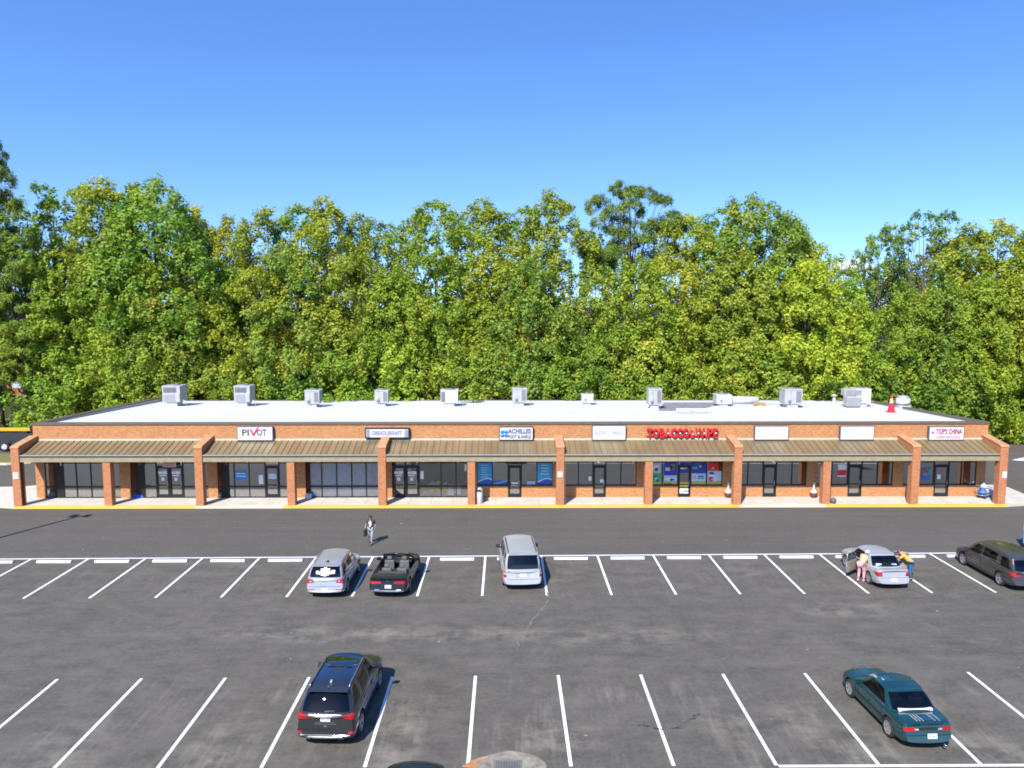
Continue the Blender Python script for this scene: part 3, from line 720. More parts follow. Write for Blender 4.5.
def trunk_mesh(name, H, base_r, centers, rs, mat, n_limbs=14, lean=.4, clear=0.25):
    mb = MB(); n = 9
    ph = rs.uniform(0, 6)
    axis = [np.array([lean*math.sin(ph+t*2.2)*t*1.2, lean*math.cos(ph*1.3+t*1.8)*t*1.2, H*.92*t]) for t in np.linspace(0, 1, n)]
    rad = [base_r*(1.25 if i == 0 else 1)*(1-.88*i/(n-1)) for i in range(n)]
    mb.tube(axis, rad, 8)
    idx = rs.permutation(len(centers))[:n_limbs]
    for i in idx:
        c = centers[i]; t = min(.9, max(clear, (c[2]/H)*.82-.12)); k = t*(n-1); j = int(k); s = axis[j]+(axis[min(j+1, n-1)]-axis[j])*(k-j)
        mid = s+(c-s)*.5+np.array([0, 0, -.06*np.linalg.norm(c-s)])
        r0 = max(.03, base_r*(1-.85*t)*.45)
        mb.tube([s, s+(mid-s)*.5, mid, c], [r0, r0*.8, r0*.55, .02], 5, cap=False)
    me = bpy.data.meshes.new(name); me.from_pydata(mb.v, [], mb.f); me.materials.append(mat)
    me.polygons.foreach_set('use_smooth', mb.smooth); me.update()
    return me
PROTO = {}
def proto(key, kind, H, Rw, n, base, leaf, per_area, size, seed, base_r=.28, bark=None, limbs=16, clear=.2, **kw):
    rs = np.random.default_rng(seed)
    pts, rad = crown_points(kind, H, Rw, rs, n, base)
    PROTO[key] = (leaf_mesh('crown_'+kind, pts, rad, per_area, size, leaf, rs, **kw), trunk_mesh('trunk_'+kind, H, base_r, pts, rs, bark or M_BARK, limbs, clear=clear), H)
proto('round1', 'round', 22, 5.6, 141, 2.0, M_LEAF, 98, 0.140, 101)
proto('round2', 'round', 21, 6.0, 151, 2.5, M_LEAFG, 98, 0.140, 102)
proto('tall1', 'tall', 23, 5.4, 136, 1.5, M_LEAF, 106, 0.133, 103)
proto('tall2', 'tall', 23, 5.0, 129, 2.0, M_LEAFG, 106, 0.133, 104)
proto('column1', 'column', 22, 5.6, 141, 1.5, M_LEAF, 106, 0.126, 105)
proto('airy1', 'airy', 23, 5.0, 90, 5.5, M_LEAFG, 114, 0.126, 106, base_r=.26, limbs=40)
proto('airy2', 'airy', 22, 4.6, 82, 6.0, M_LEAF, 114, 0.126, 107, base_r=.24, limbs=40)
proto('pine1', 'flat', 27, 5.2, 80, 17.0, M_PINE, 228, 0.112, 108, base_r=.34, bark=M_BARKP, limbs=46, clear=.5, aspect=1.9, squash=.6, up=.5)
proto('pine2', 'tall', 27, 5.0, 107, 8.0, M_PINE, 209, 0.119, 109, base_r=.34, bark=M_BARKP, limbs=50, clear=.35, aspect=1.9, squash=.5, up=.5)
proto('mid1', 'round', 14, 4.4, 102, .8, M_LEAF, 129, 0.119, 110, base_r=.18)
proto('mid2', 'tall', 15, 4.6, 107, .8, M_LEAFG, 129, 0.119, 111, base_r=.18)
proto('mid3', 'column', 15, 4.9, 109, .8, M_LEAF, 129, 0.119, 112, base_r=.18)
proto('bush1', 'dome', 6.0, 3.4, 48, .3, M_SHRUB, 199, 0.098, 113, base_r=.09, limbs=12)
proto('bush2', 'dome', 5.0, 3.0, 43, .2, M_LEAFG, 199, 0.098, 114, base_r=.08, limbs=12)
proto('bush3', 'tall', 7.0, 3.2, 51, .3, M_SHRUB, 199, 0.098, 115, base_r=.09, limbs=12)

ANCH = [(-40, 'beyond the left lane edge'), (12, 'over the dark flatbed truck'), (45, 'at the left roof corner'), (100, 'along the slanting left parapet'), (150, 'where the left parapet meets the back of the roof'), (175, 'behind the first rooftop unit from the left'),
        (208, 'between the first two rooftop units'), (243, 'behind the second rooftop unit from the left'), (278, 'between the second and third rooftop units'), (313, 'behind the third rooftop unit'), (347, 'between the third and fourth rooftop units'), (382, 'behind the fourth rooftop unit'), (416, 'between the fourth and fifth rooftop units'),
        (450, 'behind the fifth rooftop unit'), (485, 'between the fifth and sixth rooftop units'), (518, 'behind the sixth rooftop unit'), (552, 'between the sixth and seventh rooftop units'), (587, 'behind the small seventh rooftop unit'), (620, 'left of the unit above the tobacco letters'), (654, 'behind the unit above the tobacco letters'),
        (688, 'behind the grey roof pan'), (722, 'behind the low ninth rooftop unit'), (757, 'behind the rolled roofing'), (792, 'behind the tenth rooftop unit'), (826, 'between the last two big rooftop units'), (858, 'behind the twin rooftop unit'), (890, 'behind the red roof cone'),
        (920, 'just right of the round roof fan'), (955, 'along the right roof edge'), (990, 'behind the right roof corner'), (1020, 'beside the right-hand lot'), (1060, 'at the far right of the lot')]
used_labels = {}
def tree_label(desc, px):
    a = min(ANCH, key=lambda q: abs(q[0]-px))
    for v in (f'{desc} {a[1]}', f'{desc} just right of the spot {a[1]}', f'{desc} just left of the spot {a[1]}'):
        if v not in used_labels: used_labels[v] = 1; return v
    raise RuntimeError('label clash '+v)
def plant(key, px, top_y, Y, desc, tint=(1, 1, 1), wide=1.0, name='broadleaf_tree', cat='tree', group=None, z0=0.0):
    crown, trunk, H = PROTO[key]
    p = on_plane(px, top_y, Y); s = (p.z-z0)/(H*1.02)
    t = thing(name, tree_label(desc, px), cat, (p.x, Y, z0), random.uniform(0, 6.28), group)
    t.scale = (s*wide, s*wide, s)
    a = link('trunk' if cat == 'tree' else 'stem', trunk, t); b = link('crown' if cat == 'tree' else 'foliage', crown, t)
    b.color = (tint[0], tint[1], tint[2], 1)
    return t
YEL, ORA, GRN, DRK, LIM, NEU = (1.15, 1.08, .9), (1.12, .97, .95), (.92, 1.02, .85), (.66, .78, .72), (1.28, 1.28, .9), (1, 1, 1)
D = {YEL: 'yellow-green', ORA: 'russet-tinged', GRN: 'mid-green', DRK: 'dark green', LIM: 'bright lime-green', NEU: 'olive-green'}
G1, G2, G3 = 'tall trees of the wood behind the shops', 'trees at the front of the wood', 'bushes at the foot of the wood'
SKYLINE = [('pine2', -19, 122, 80, NEU, .72), ('airy1', 24, 200, 84, GRN, 1.3), ('airy1', 56, 186, 88, GRN, 1.1), ('tall1', 98, 184, 86, NEU, 1.25), ('round2', 152, 183, 85, GRN, 1.15), ('tall1', 190, 212, 90, YEL, 1.1),
           ('column1', 226, 222, 88, ORA, .9), ('column1', 262, 214, 87, NEU, 1.1), ('tall2', 298, 206, 90, GRN, 1.2), ('tall1', 328, 204, 85, YEL, 1.1), ('column1', 364, 220, 88, NEU, 1.1), ('airy1', 398, 224, 90, GRN, 1.2),
           ('round1', 438, 204, 86, GRN, 1.05), ('tall1', 484, 204, 88, NEU, 1.2), ('tall2', 522, 208, 90, GRN, 1.1), ('tall1', 553, 196, 87, NEU, 1.0), ('airy2', 583, 232, 89, GRN, 1.1), ('pine1', 631, 180, 91, NEU, 1.0),
           ('round1', 688, 218, 87, YEL, 1.0), ('tall2', 722, 208, 90, GRN, 1.2), ('round2', 756, 200, 86, NEU, 1.0), ('tall1', 790, 218, 89, GRN, 1.1), ('column1', 816, 246, 86, LIM, 1.1), ('airy1', 880, 236, 92, GRN, .9), ('airy1', 930, 213, 88, DRK, 1.05),
           ('airy2', 905, 226, 95, NEU, 1.2), ('round2', 890, 262, 97, GRN, 1.1), ('tall1', 944, 240, 93, NEU, 1.2), ('tall1', 972, 230, 84, NEU, 1.3), ('column1', 1006, 226, 82, YEL, 1.2), ('tall2', 1042, 222, 84, GRN, 1.3)]
for key, px, ty, Y, tint, wd in SKYLINE:
    nm = 'pine_tree' if key.startswith('pine') else 'broadleaf_tree'
    plant(key, px, ty, Y, ('tall '+D[tint]+' '+('pine' if 'pine' in key else 'tree'))+' rising', tint, wd, nm, 'tree', G1)
FRONT_T = [('mid2', -62, 250, 81, GRN), ('pine2', 14, 232, 79, LIM), ('mid1', 62, 252, 81, GRN), ('mid3', 104, 248, 82, NEU), ('mid1', 142, 262, 80, GRN), ('mid2', 178, 246, 82, ORA), ('mid1', 252, 268, 81, YEL), ('mid2', 288, 252, 82, NEU),
           ('mid1', 358, 256, 82, NEU), ('mid3', 392, 272, 80, GRN), ('mid2', 428, 250, 82, YEL), ('mid3', 496, 252, 82, YEL), ('mid2', 530, 264, 80, NEU), ('mid2', 600, 270, 82, NEU),
           ('mid3', 634, 262, 80, GRN), ('mid1', 668, 258, 82, YEL), ('mid3', 738, 256, 81, NEU), ('mid1', 772, 268, 80, GRN), ('mid1', 812, 262, 79, LIM), ('mid2', 846, 282, 80, LIM), ('mid1', 914, 292, 80, GRN),
           ('mid2', 948, 284, 79, NEU), ('mid3', 984, 280, 78, GRN), ('mid1', 1022, 276, 78, YEL), ('mid2', 1056, 270, 79, NEU)]
for key, px, ty, Y, tint in FRONT_T:
    nm = 'pine_tree' if key.startswith('pine') else 'broadleaf_tree'
    plant(key, px, ty, Y, ('leafy '+D[tint]+' '+('pine' if 'pine' in key else 'tree'))+' of middle height', tint, 1.02, nm, 'tree', G2)
bk = ['bush1', 'bush2', 'bush3']
pxs = list(range(-30, 1075, 33))
for i, px in enumerate(pxs):
    if -45 < px < 60: continue
    tint = [GRN, NEU, YEL, LIM, GRN, DRK][(i*5+i//3) % 6]
    ty = 345+((i*37) % 34) if px < 960 else 368+((i*29) % 26)
    plant(bk[i % 3], px+((i*13) % 9)-4, ty, 77.6+((i*7) % 5)*.35, 'low '+D[tint]+' bush', tint, 1.15, 'bush', 'bush', G3)

# the depth of the wood behind the trees one can tell apart: one mass of foliage
rs = np.random.default_rng(5)
cs = np.stack([rs.uniform(-95, 95, 900), rs.uniform(97, 112, 900), rs.uniform(.5, 15.5, 900)], 1); cs = cs[(cs[:, 0] < -76) | (cs[:, 0] > -60)]; cs[:, 2] *= .75+.25*np.sin(cs[:, 0]*.35)
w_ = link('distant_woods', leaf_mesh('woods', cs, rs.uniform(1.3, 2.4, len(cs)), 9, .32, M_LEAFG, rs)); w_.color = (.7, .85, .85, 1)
struct(w_, 'stuff')
# ------------------------------------------------------------------ rooftop equipment
M_UNITW = plain('unit_offwhite', (0.50, 0.50, 0.485), 0.5, var=.10, vscale=2)
M_UNITG = plain('unit_grey', (0.36, 0.36, 0.35), 0.5, var=.14, vscale=2)
M_COIL = plain('coil_grille', (0.16, 0.165, 0.17), 0.6)
M_CURB = plain('roof_curb_white', (0.50, 0.50, 0.51), 0.7)
M_GALV = plain('galvanised', (0.48, 0.49, 0.50), 0.4, 0.5)
M_DARK = plain('dark_rubber', (0.02, 0.02, 0.02), 0.8)
M_WOOD = plain('weathered_wood', (0.38, 0.28, 0.15), 0.8)
def roof_at(px, py):
    z = 4.95
    for _ in range(6):
        p = on_ground(px, py, z); z = roof_z(p.y)
    return Vector((p.x, p.y, z))
def louvres(mb, x0, x1, y, z0, z1, n, m=0, d=.03):
    for k in range(n):
        z = z0+(z1-z0)*(k+.5)/n; mb.box(x0, x1, y-d, y, z-(z1-z0)/n*.28, z+(z1-z0)/n*.28, m)
def hvac(p0, p1, ybase, ytop, label, style):
    a, b = roof_at(p0, ybase), roof_at(p1, ybase); x, W_, y = (a.x+b.x)/2, (b.x-a.x)*.84, a.y
    x += -.08*W_ if x < 0 else .08*W_
    H_ = on_plane((p0+p1)/2, ytop, y).z - a.z; D_ = W_*.95
    t = thing('rooftop_unit', label, 'rooftop unit', (x, y, a.z), R(random.uniform(-1.2, 1.2)), 'air handlers along the back of the roof')
    hw = W_/2; zc = H_*.20
    mb = MB(); mb.box(-hw*.62, hw*.55, .12, D_*.9, -.1, zc); mb.box(-hw*1.15, hw*.35, -.15, .11, -.12, .05)
    mb.build('curb', M_CURB, t)
    side = .20 if style != 'plain' else .0
    body = MB(); body.bbox(-hw, hw, 0, D_, zc, H_, .03, 0); body.bbox(-hw-.03, hw+.03, -.03, D_+.03, H_-.09, H_+.01, .02, 0)
    for xx in (-hw*.33, hw*.33): body.box(xx-.008, xx+.008, -.012, 0, zc+.05, H_-.1, 1)
    body.build('cabinet', [M_UNITW if style in ('plain', 'left') else M_UNITG, M_COIL], t)
    g = MB()
    if style == 'two':      # dark upper grille over a louvred lower half, a coil on the right flank
        louvres(g, -hw*.86, hw*.60, -.002, zc+(H_-zc)*.60, H_-.14, 7)
        g.build('grille', M_COIL, t)
        l = MB(); louvres(l, -hw*.86, hw*.40, -.004, zc+.08, zc+(H_-zc)*.5, 8); l.build('louvre', M_GALV, t)
        d = MB(); d.bbox(hw*.68, hw*1.0, -.10, 0, zc+.04, zc+(H_-zc)*.55, .02); d.build('control_box', M_UNITG, t)
    elif style == 'left':
        louvres(g, -hw*.93, -hw*.48, -.002, zc+.12, H_-.13, 14); g.build('grille', M_COIL, t)
    elif style == 'right':
        for zz in (zc+.18, ): g.box(hw*.30, hw*.85, -.02, 0, zz, H_-.16)
        g.build('grille', M_COIL, t)
        d = MB(); d.lathe([(.0, -.06), (.14, -.06), (.14, 0)], 12, 'y', (-hw*.45, 0, zc+.25)); d.build('inlet', M_COIL, t)
    else:
        d = MB(); d.lathe([(.0, -.05), (.10, -.05), (.10, 0)], 12, 'y', (-hw*.4, 0, zc+.3)); d.build('inlet', M_COIL, t)
    s = MB(); louvres(s, 0, 0.001, 0, 0, 1, 1) if False else None
    s = MB()
    for k in range(9):
        z = zc+.12+(H_-zc-.3)*k/8; s.box(hw, hw+.012, .12, D_-.12, z, z+.05)
    s.build('side_coil', M_COIL, t)
    f = MB(); f.lathe([(0, .10), (hw*.35, .10), (hw*.62, .06), (hw*.66, 0), (hw*.66, -.02)], 20, 'z', (0, D_*.5, H_+.012)); f.build('fan_guard', M_COIL, t)
    pz = MB(); pz.tube([(hw*1.02, .2, zc+.2), (hw*1.5, .25, zc+.1), (hw*1.55, .25, -.05)], .03, 6); pz.build('conduit', M_GALV, t)
    if style in ('right', 'plain'):
        pz = MB(); pz.tube([(-hw*.3, -.02, zc+.1), (-hw*.3, -.35, .12), (-hw*1.9, -.4, .05)], .028, 6); pz.build('drain_pipe', M_CURB, t)
    return t
hvac(162.5, 183.5, 406.5, 386, 'tall louvred grey rooftop unit nearest the left end of the roof', 'two')
hvac(234, 253, 406.5, 386, 'tall louvred grey rooftop unit behind the sign with the red tick', 'two')
hvac(304.7, 322, 407.5, 390.5, 'pale rooftop unit standing third from the left', 'right')
hvac(374.5, 390.5, 406.5, 390.5, 'pale rooftop unit standing behind the dark-framed sign', 'right')
hvac(440.5, 461, 406.5, 390.5, 'white rooftop unit with a dark grille on its left end', 'left')
hvac(510, 527, 406, 388.5, 'white rooftop unit behind the blue cross sign', 'right')
hvac(580, 593.5, 405, 394.5, 'smallest plain white rooftop unit, behind the faded sign', 'plain')
hvac(646, 662, 409, 389, 'rooftop unit with dark side coil behind the tobacco letters', 'right')
hvac(714, 732, 406.5, 395, 'low pale rooftop unit beside the rolled roofing', 'plain')
hvac(781.5, 802.5, 408, 389.5, 'squat grey rooftop unit left of the twin unit', 'right')
t2 = hvac(853, 871, 407, 389, 'twin rooftop unit with a second louvred case in front', 'plain')
mb = MB(); mb.bbox(-1.75, -.55, -.65, .2, .12, 1.0, .03); louvres(mb, -1.7, -.6, -.652, .2, .95, 9); louvres(mb, -1.65, -.2, -.02, 1.08, 1.55, 6); mb.bbox(-1.7, -.75, .0, .8, 1.0, 1.6, .03)
mb.build('condenser', M_UNITG, t2)
# the grey pan of bare roof, the beam on blocks, the rolled roofing and the timber pile
M_PAN = plain('bare_roof_grey', (0.20, 0.20, 0.23), .8, var=.25)
mb = MB(); q = [roof_at(*p) for p in ((658, 411), (690, 411), (736, 402.5), (664, 402.5))]
mb.add([v+Vector((0, 0, .012)) for v in q]+[v+Vector((0, 0, -.02)) for v in q], [(0, 1, 2, 3), (7, 6, 5, 4), (0, 4, 5, 1), (1, 5, 6, 2), (2, 6, 7, 3), (3, 7, 4, 0)])
tag(mb.build('roof_patch', M_PAN), 'grey bare patch of roofing left of the low ninth unit', 'roof patch')
a, b = roof_at(676, 413.5), roof_at(711, 413.5)
t = thing('roof_beam', 'long white beam lying on blocks across the roof', 'beam', ((a.x+b.x)/2, a.y, a.z))
L2 = (b.x-a.x)/2; mb = MB(); mb.bbox(-L2, L2, -.1, .1, .22, .42, .02); mb.build('beam', M_CURB, t)
for xx in (-L2*.8, 0, L2*.8): mb = MB(); mb.box(xx-.08, xx+.08, -.14, .14, -.05, .22); mb.build('block', M_GALV, t)
a, b = roof_at(728, 405), roof_at(800, 406)
mb = MB(); mb.bbox(a.x, b.x, a.y-.06, a.y+.06, a.z-.03, a.z+.10, .02); tag(mb.build('roof_batten', M_GALV), 'long dark grey batten at the foot of the rolled roofing', 'batten')
a, b = roof_at(734, 405), roof_at(756, 404)
t = thing('roofing_roll', 'rolled white roofing membrane lying behind the batten', 'roll', (a.x, a.y+.5, a.z+.36), group=None)
mb = MB(); mb.lathe([(.02, 0), (.36, 0), (.38, .05), (.36, b.x-a.x), (.02, b.x-a.x)], 18, 'x'); mb.build('membrane', M_SIGNW, t)
mb = MB(); mb.lathe([(.06, -.05), (.10, -.05), (.10, .02)], 10, 'x'); mb.build('core', M_WOOD, t)
a = roof_at(760, 406)
t = thing('timber_pile', 'small pile of tan boards between the roofing roll and the tenth unit', 'timber', a, R(8))
for k, (dx, dy, dz, rz) in enumerate(((0, 0, 0, 3), (.05, .2, 0, -6), (-.05, .1, .12, 12), (.1, .15, .24, -14), (0, .3, .13, 20))):
    mb = MB(); mb.bbox(-.55, .55, -.09, .09, 0, .11, .01); o = mb.build('board', M_WOOD, t); o.location = (dx, dy, dz); o.rotation_euler = (0, R(4*(k-2)), R(rz))
# mushroom fan, red cone
a, b = roof_at(896, 408.5), roof_at(909.5, 408.5)
t = thing('roof_fan', 'round white exhaust fan on the roof beside the red cone', 'roof fan', ((a.x+b.x)/2, a.y, a.z)); r = (b.x-a.x)/2
mb = MB(); mb.box(-r*.75, r*.75, -r*.75, r*.75, -.1, .3); mb.build('curb', M_CURB, t)
mb = MB(); mb.lathe([(r*.7, .3), (r*.7, .42), (r*.98, .44), (r, .52), (r, .86), (r*.93, .92), (r*.8, .95), (0, .97)], 28); mb.build('housing', M_UNITW, t)
mb = MB(); mb.lathe([(r*.55, .975), (r*.85, .955), (r*.82, 1.06), (r*.5, 1.14), (0, 1.16)], 24); mb.build('cap', M_GALV, t)
a = roof_at(891, 412.3)
t = thing('traffic_cone', 'tall red cone with a white collar standing on the roof', 'cone', a)
mb = MB(); mb.bbox(-.34, .34, -.34, .34, 0, .07, .02); mb.build('foot', M_RED, t)
mb = MB(); mb.lathe([(.30, .07), (.20, .55), (.15, .80)], 20); mb.lathe([(.088, 1.15), (.06, 1.42), (0, 1.44)], 20); mb.build('cone', M_RED, t)
mb = MB(); mb.lathe([(.152, .80), (.088, 1.15)], 20); mb.build('collar', M_SIGNW, t)
a = roof_at(834, 404); t = thing('vent_pipe', 'short white vent pipe left of the twin rooftop unit', 'vent pipe', a)
mb = MB(); mb.lathe([(.25, 0), (.14, .1), (.13, .7), (.10, .7), (.10, .5), (0, .5)], 14); mb.build('pipe', M_CURB, t); mb = MB(); mb.lathe([(.28, .75), (.3, .8), (0, .98)], 14); mb.build('hood', M_GALV, t)

# ------------------------------------------------------------------ things in and on the shop windows
M_STICK = plain('sticker_blue', (0.03, 0.24, 0.62), .4); M_AZURE = plain('poster_azure', (0.035, 0.36, 0.62), .5, var=.1); M_ROYAL = plain('poster_royal', (0.02, 0.12, 0.42), .5)
M_PAPER = plain('paper_white', (0.80, 0.80, 0.80), .7); M_YEL = plain('poster_yellow', (0.72, 0.55, 0.03), .5); M_GRN = plain('poster_green', (0.05, 0.42, 0.12), .5)
M_PINK = plain('poster_pink', (0.68, 0.36, 0.38), .6); M_SKYB = plain('poster_pale', (0.45, 0.58, 0.68), .5); M_BROWN = plain('poster_brown', (0.28, 0.10, 0.07), .5); M_BLUEV = plain('poster_ultramarine', (0.025, 0.04, 0.36), .5)
WPY = WY+.088
def pane_xyz(px0, py0, px1, py1, Y=WPY):
    a = on_plane(px0, py1, Y); b = on_plane(px1, py0, Y); return a.x, b.x, a.z, b.z
def poster(name, label, cat, box, m, group=None, deco=None, Y=WPY):
    x0, x1, z0, z1 = pane_xyz(*box, Y); t = thing(name, label, cat, (x0, Y, z0), group=group)
    mb = MB(); mb.box(0, x1-x0, -.006, 0, 0, z1-z0); mb.build('sheet', m, t)
    if deco: deco(t, x1-x0, z1-z0)
    return t
def deco_rows(m, n, x0=.15, x1=.85, z0=.35, z1=.85, jag=True, name='lettering'):
    def f(t, w_, h_):
        mb = MB()
        for k in range(n):
            z = h_*(z1+(z0-z1)*(k/(max(1, n-1)))); ww = random.uniform(.6, 1.0) if jag else 1
            mid = (x0+x1)/2; hw = (x1-x0)/2*ww; hh = h_*(z1-z0)/max(1, n-1)*.22 if n > 1 else h_*.1
            x = w_*(mid-hw)
            while x < w_*(mid+hw):
                l = w_*random.uniform(.03, .08); mb.box(x, min(x+l, w_*(mid+hw)), -.012, -.006, z-hh, z+hh); x += l+w_*.02
        mb.build(name, m, t)
    return f
poster('window_sticker', 'round blue sticker with white lettering in the glass left of the single door', 'sticker', (235.5, 470, 246.5, 480.5), M_STICK, None, deco_rows(M_PAPER, 2, .1, .9, .4, .66))
g_ = 'white lettering on shop doors'
for (x0, x1, nm) in ((158.5, 167.5, 'left leaf of the double door with pink notice above'), (171.5, 180.5, 'right leaf of the double door with pink notice above'), (394, 403.5, 'left leaf of the double door nearest the third wing wall'), (407, 416.5, 'right leaf of the double door nearest the third wing wall')):
    t = thing('door_decal', 'white printed decal on the '+nm, 'decal', (*on_plane(x0, 481, WPY),), group=g_)
    w_ = wall_x(x1)-wall_x(x0)
    mb = MB(); mb.box(w_*.02, w_*.45, -.004, 0, .52, .70); mb.box(w_*.50, w_*.98, -.004, 0, .50, .72); mb.box(w_*.15, w_*.85, -.004, 0, .36, .44); mb.box(w_*.36, w_*.66, -.004, 0, .02, .26); mb.build('print', M_PAPER, t)
poster('hanging_notice', 'pink notice hanging above the double door under the canopy', 'notice', (162.5, 461.8, 176, 467.2), M_PINK, None, deco_rows(M_BROWN, 2, .1, .9, .35, .7), Y=WY-.25)
poster('paper_notice', 'two white papers taped beside the single glass door', 'notice', (259, 475, 263, 484), M_PAPER)
poster('door_sign', 'pale printed sign on the single glass door', 'notice', (268.5, 473.5, 276.5, 478.8), M_SKYB, None, deco_rows(M_PAPER, 2, .1, .9, .3, .75))
# the clinic's blue window panels
def swoosh(t, w_, h_):
    mb = MB(); n = 10
    top = [(w_*k/n, h_*(.20+.10*math.sin(k/n*3.0-.4))) for k in range(n+1)]
    mb.add([(x, -.008, 0.0) for x, z in top]+[(x, -.008, z) for x, z in top], [(k, k+1, n+2+k, n+1+k) for k in range(n)]); mb.build('wave', M_ROYAL, t)
    mb = MB(); mb.add([(x, -.009, z) for x, z in top]+[(x, -.009, z+h_*.035) for x, z in top], [(k, k+1, n+2+k, n+1+k) for k in range(n)]); mb.build('wave_edge', M_PAPER, t)
def d1(t, w_, h_): swoosh(t, w_, h_); deco_rows(M_SKYB, 6, .2, .75, .38, .85)(t, w_, h_)
def d2(t, w_, h_): swoosh(t, w_, h_); deco_rows(M_SKYB, 4, .15, .85, .5, .85)(t, w_, h_)
gp = 'blue clinic posters in the window'
poster('window_poster', 'tall azure poster with a list of services behind the litter bin', 'poster', (477.8, 461.5, 492, 486.5), M_AZURE, gp, d1)
poster('window_poster', 'tall azure poster with slanted wave by the middle wing wall', 'poster', (537.6, 461.5, 552, 486.5), M_AZURE, gp, d2)
def d3(t, w_, h_):
    mb = MB(); n = 8; top = [(w_*k/n, h_*(.45+.5*(k/n)**1.5)) for k in range(n+1)]
    mb.add([(x, -.009, z) for x, z in top]+[(x, -.009, z+h_*.12) for x, z in top], [(k, k+1, n+2+k, n+1+k) for k in range(n)]); mb.build('wave_edge', M_SKYB, t)
poster('window_poster', 'low dark blue poster strip under the pane left of the clinic door', 'poster', (493.2, 480.5, 507.6, 486.7), M_ROYAL, gp, d3)
poster('paper_notice', 'small white notice low on the clinic door glass', 'notice', (511.5, 482.5, 518, 485.5), M_PAPER)
poster('paper_notice', 'white sheet low in the pane right of the clinic door', 'notice', (527, 481.5, 535, 485.5), M_SKYB)
poster('paper_notice', 'small white notice left of the sixth bay door handle', 'notice', (588.5, 476.5, 591.5, 480.5), M_PAPER)
poster('paper_notice', 'white card on the dark glass door of the shop under the faded sign', 'notice', (600, 479.5, 605, 482.5), M_PAPER)
# the tobacco shop's crowded window
gt = 'posters crowding the tobacco shop window'
def busy(cols, seed):
    def f(t, w_, h_):
        r = random.Random(seed)
        for k, m in enumerate(cols):
            x = r.uniform(0, .55)*w_; z = r.uniform(0.02, .7)*h_; mb = MB()
            if k % 3 == 1: rr = min(w_, h_)*r.uniform(.14, .24); mb.lathe([(0, -.012-.002*k), (rr, -.012-.002*k), (rr, -.006)], 14, 'y', (min(max(x+.2*w_, rr), w_-rr), 0, min(max(z, rr), h_-rr)))
            else: mb.box(x, min(w_, x+w_*r.uniform(.3, .5)), -.010-.002*k, -.006, z, min(h_, z+h_*r.uniform(.12, .28)))
            mb.build('print', m, t)
    return f
posters = [((652, 461.5, 661, 473), M_SKYB, 'pale poster at the top left of the tobacco window', [M_PAPER, M_BROWN, M_PAPER]), ((652.5, 473.5, 661, 482), M_GRN, 'dark green poster at the left of the tobacco window', [M_BLUEV, M_PAPER, M_ROYAL]),
    ((664, 461.5, 677, 475), M_BLUEV, 'blue poster with brown disc in the tobacco window', [M_GRN, M_BROWN, M_RED, M_SKYB]), ((664, 475.5, 677, 481.8), M_SKYB, 'pale poster with white print under the brown disc', [M_PAPER, M_GRN, M_BLUEV]),
    ((653, 482.2, 677, 486.6), M_YEL, 'long yellow strip along the foot of the left tobacco panes', [M_GRN, M_YEL, M_RED, M_GRN]), ((691.5, 461.5, 706, 473), M_BLUEV, 'ultramarine poster right of the tobacco door', [M_DARK, M_SKYB, M_ROYAL, M_GRN]),
    ((691.5, 473.5, 706, 481.5), M_SKYB, 'pale poster below the ultramarine one', [M_PAPER, M_PINK, M_GRN, M_ROYAL]), ((707.5, 462, 719, 470.5), M_RED, 'red poster at the top right of the tobacco window', [M_BROWN, M_YEL, M_RED]),
    ((707.5, 471, 721.5, 481.5), M_SKYB, 'light poster with red spot below the red poster', [M_BLUEV, M_RED, M_PAPER, M_SKYB]), ((691.5, 482, 721.5, 486.6), M_YEL, 'long yellow strip along the foot of the right tobacco panes', [M_GRN, M_YEL, M_PAPER, M_YEL]),
    ((679.5, 462, 689.5, 473), M_BLUEV, 'blue poster with yellow disc on the tobacco door', [M_GRN, M_YEL, M_PAPER]), ((679.5, 482.3, 689.5, 486.8), M_YEL, 'yellow strip on the tobacco door', [M_YEL, M_GRN]), ((679.5, 488.5, 689.5, 494.8), M_PAPER, 'red and white notice at the foot of the tobacco door', [M_RED, M_PINK, M_RED])]
for i, (bx, m, lb, cols) in enumerate(posters): poster('window_poster', lb, 'poster', bx, m, gt, busy(cols, i))
poster('window_poster', 'red and white poster left of the door in the ninth shop', 'poster', (837.5, 464.5, 846.5, 476.5), M_PAPER, None, lambda t, w_, h_: (lambda mb: (mb.box(0, w_, -.012, -.006, h_*.08, h_*.55), mb.build('red_panel', M_RED, t)))(MB()))
poster('neon_sign', 'green, red and blue open sign in the restaurant window', 'sign', (921, 467.5, 930.5, 480), M_ROYAL, None, lambda t, w_, h_: [(lambda mb: (mb.lathe([(0, -.02), (w_*.27, -.02), (w_*.27, 0)], 16, 'y', (w_*.32, 0, h_*.66)), mb.build('red_disc', M_RED, t)))(MB()), (lambda mb: (mb.lathe([(w_*.3, -.018), (w_*.46, -.018), (w_*.46, 0), (w_*.3, 0)], 18, 'y', (w_*.52, 0, h_*.66)), mb.build('green_ring', M_GRN, t)))(MB())])
poster('paper_notice', 'cream notice on the restaurant door', 'notice', (937, 474.5, 940.5, 479), M_PAPER)
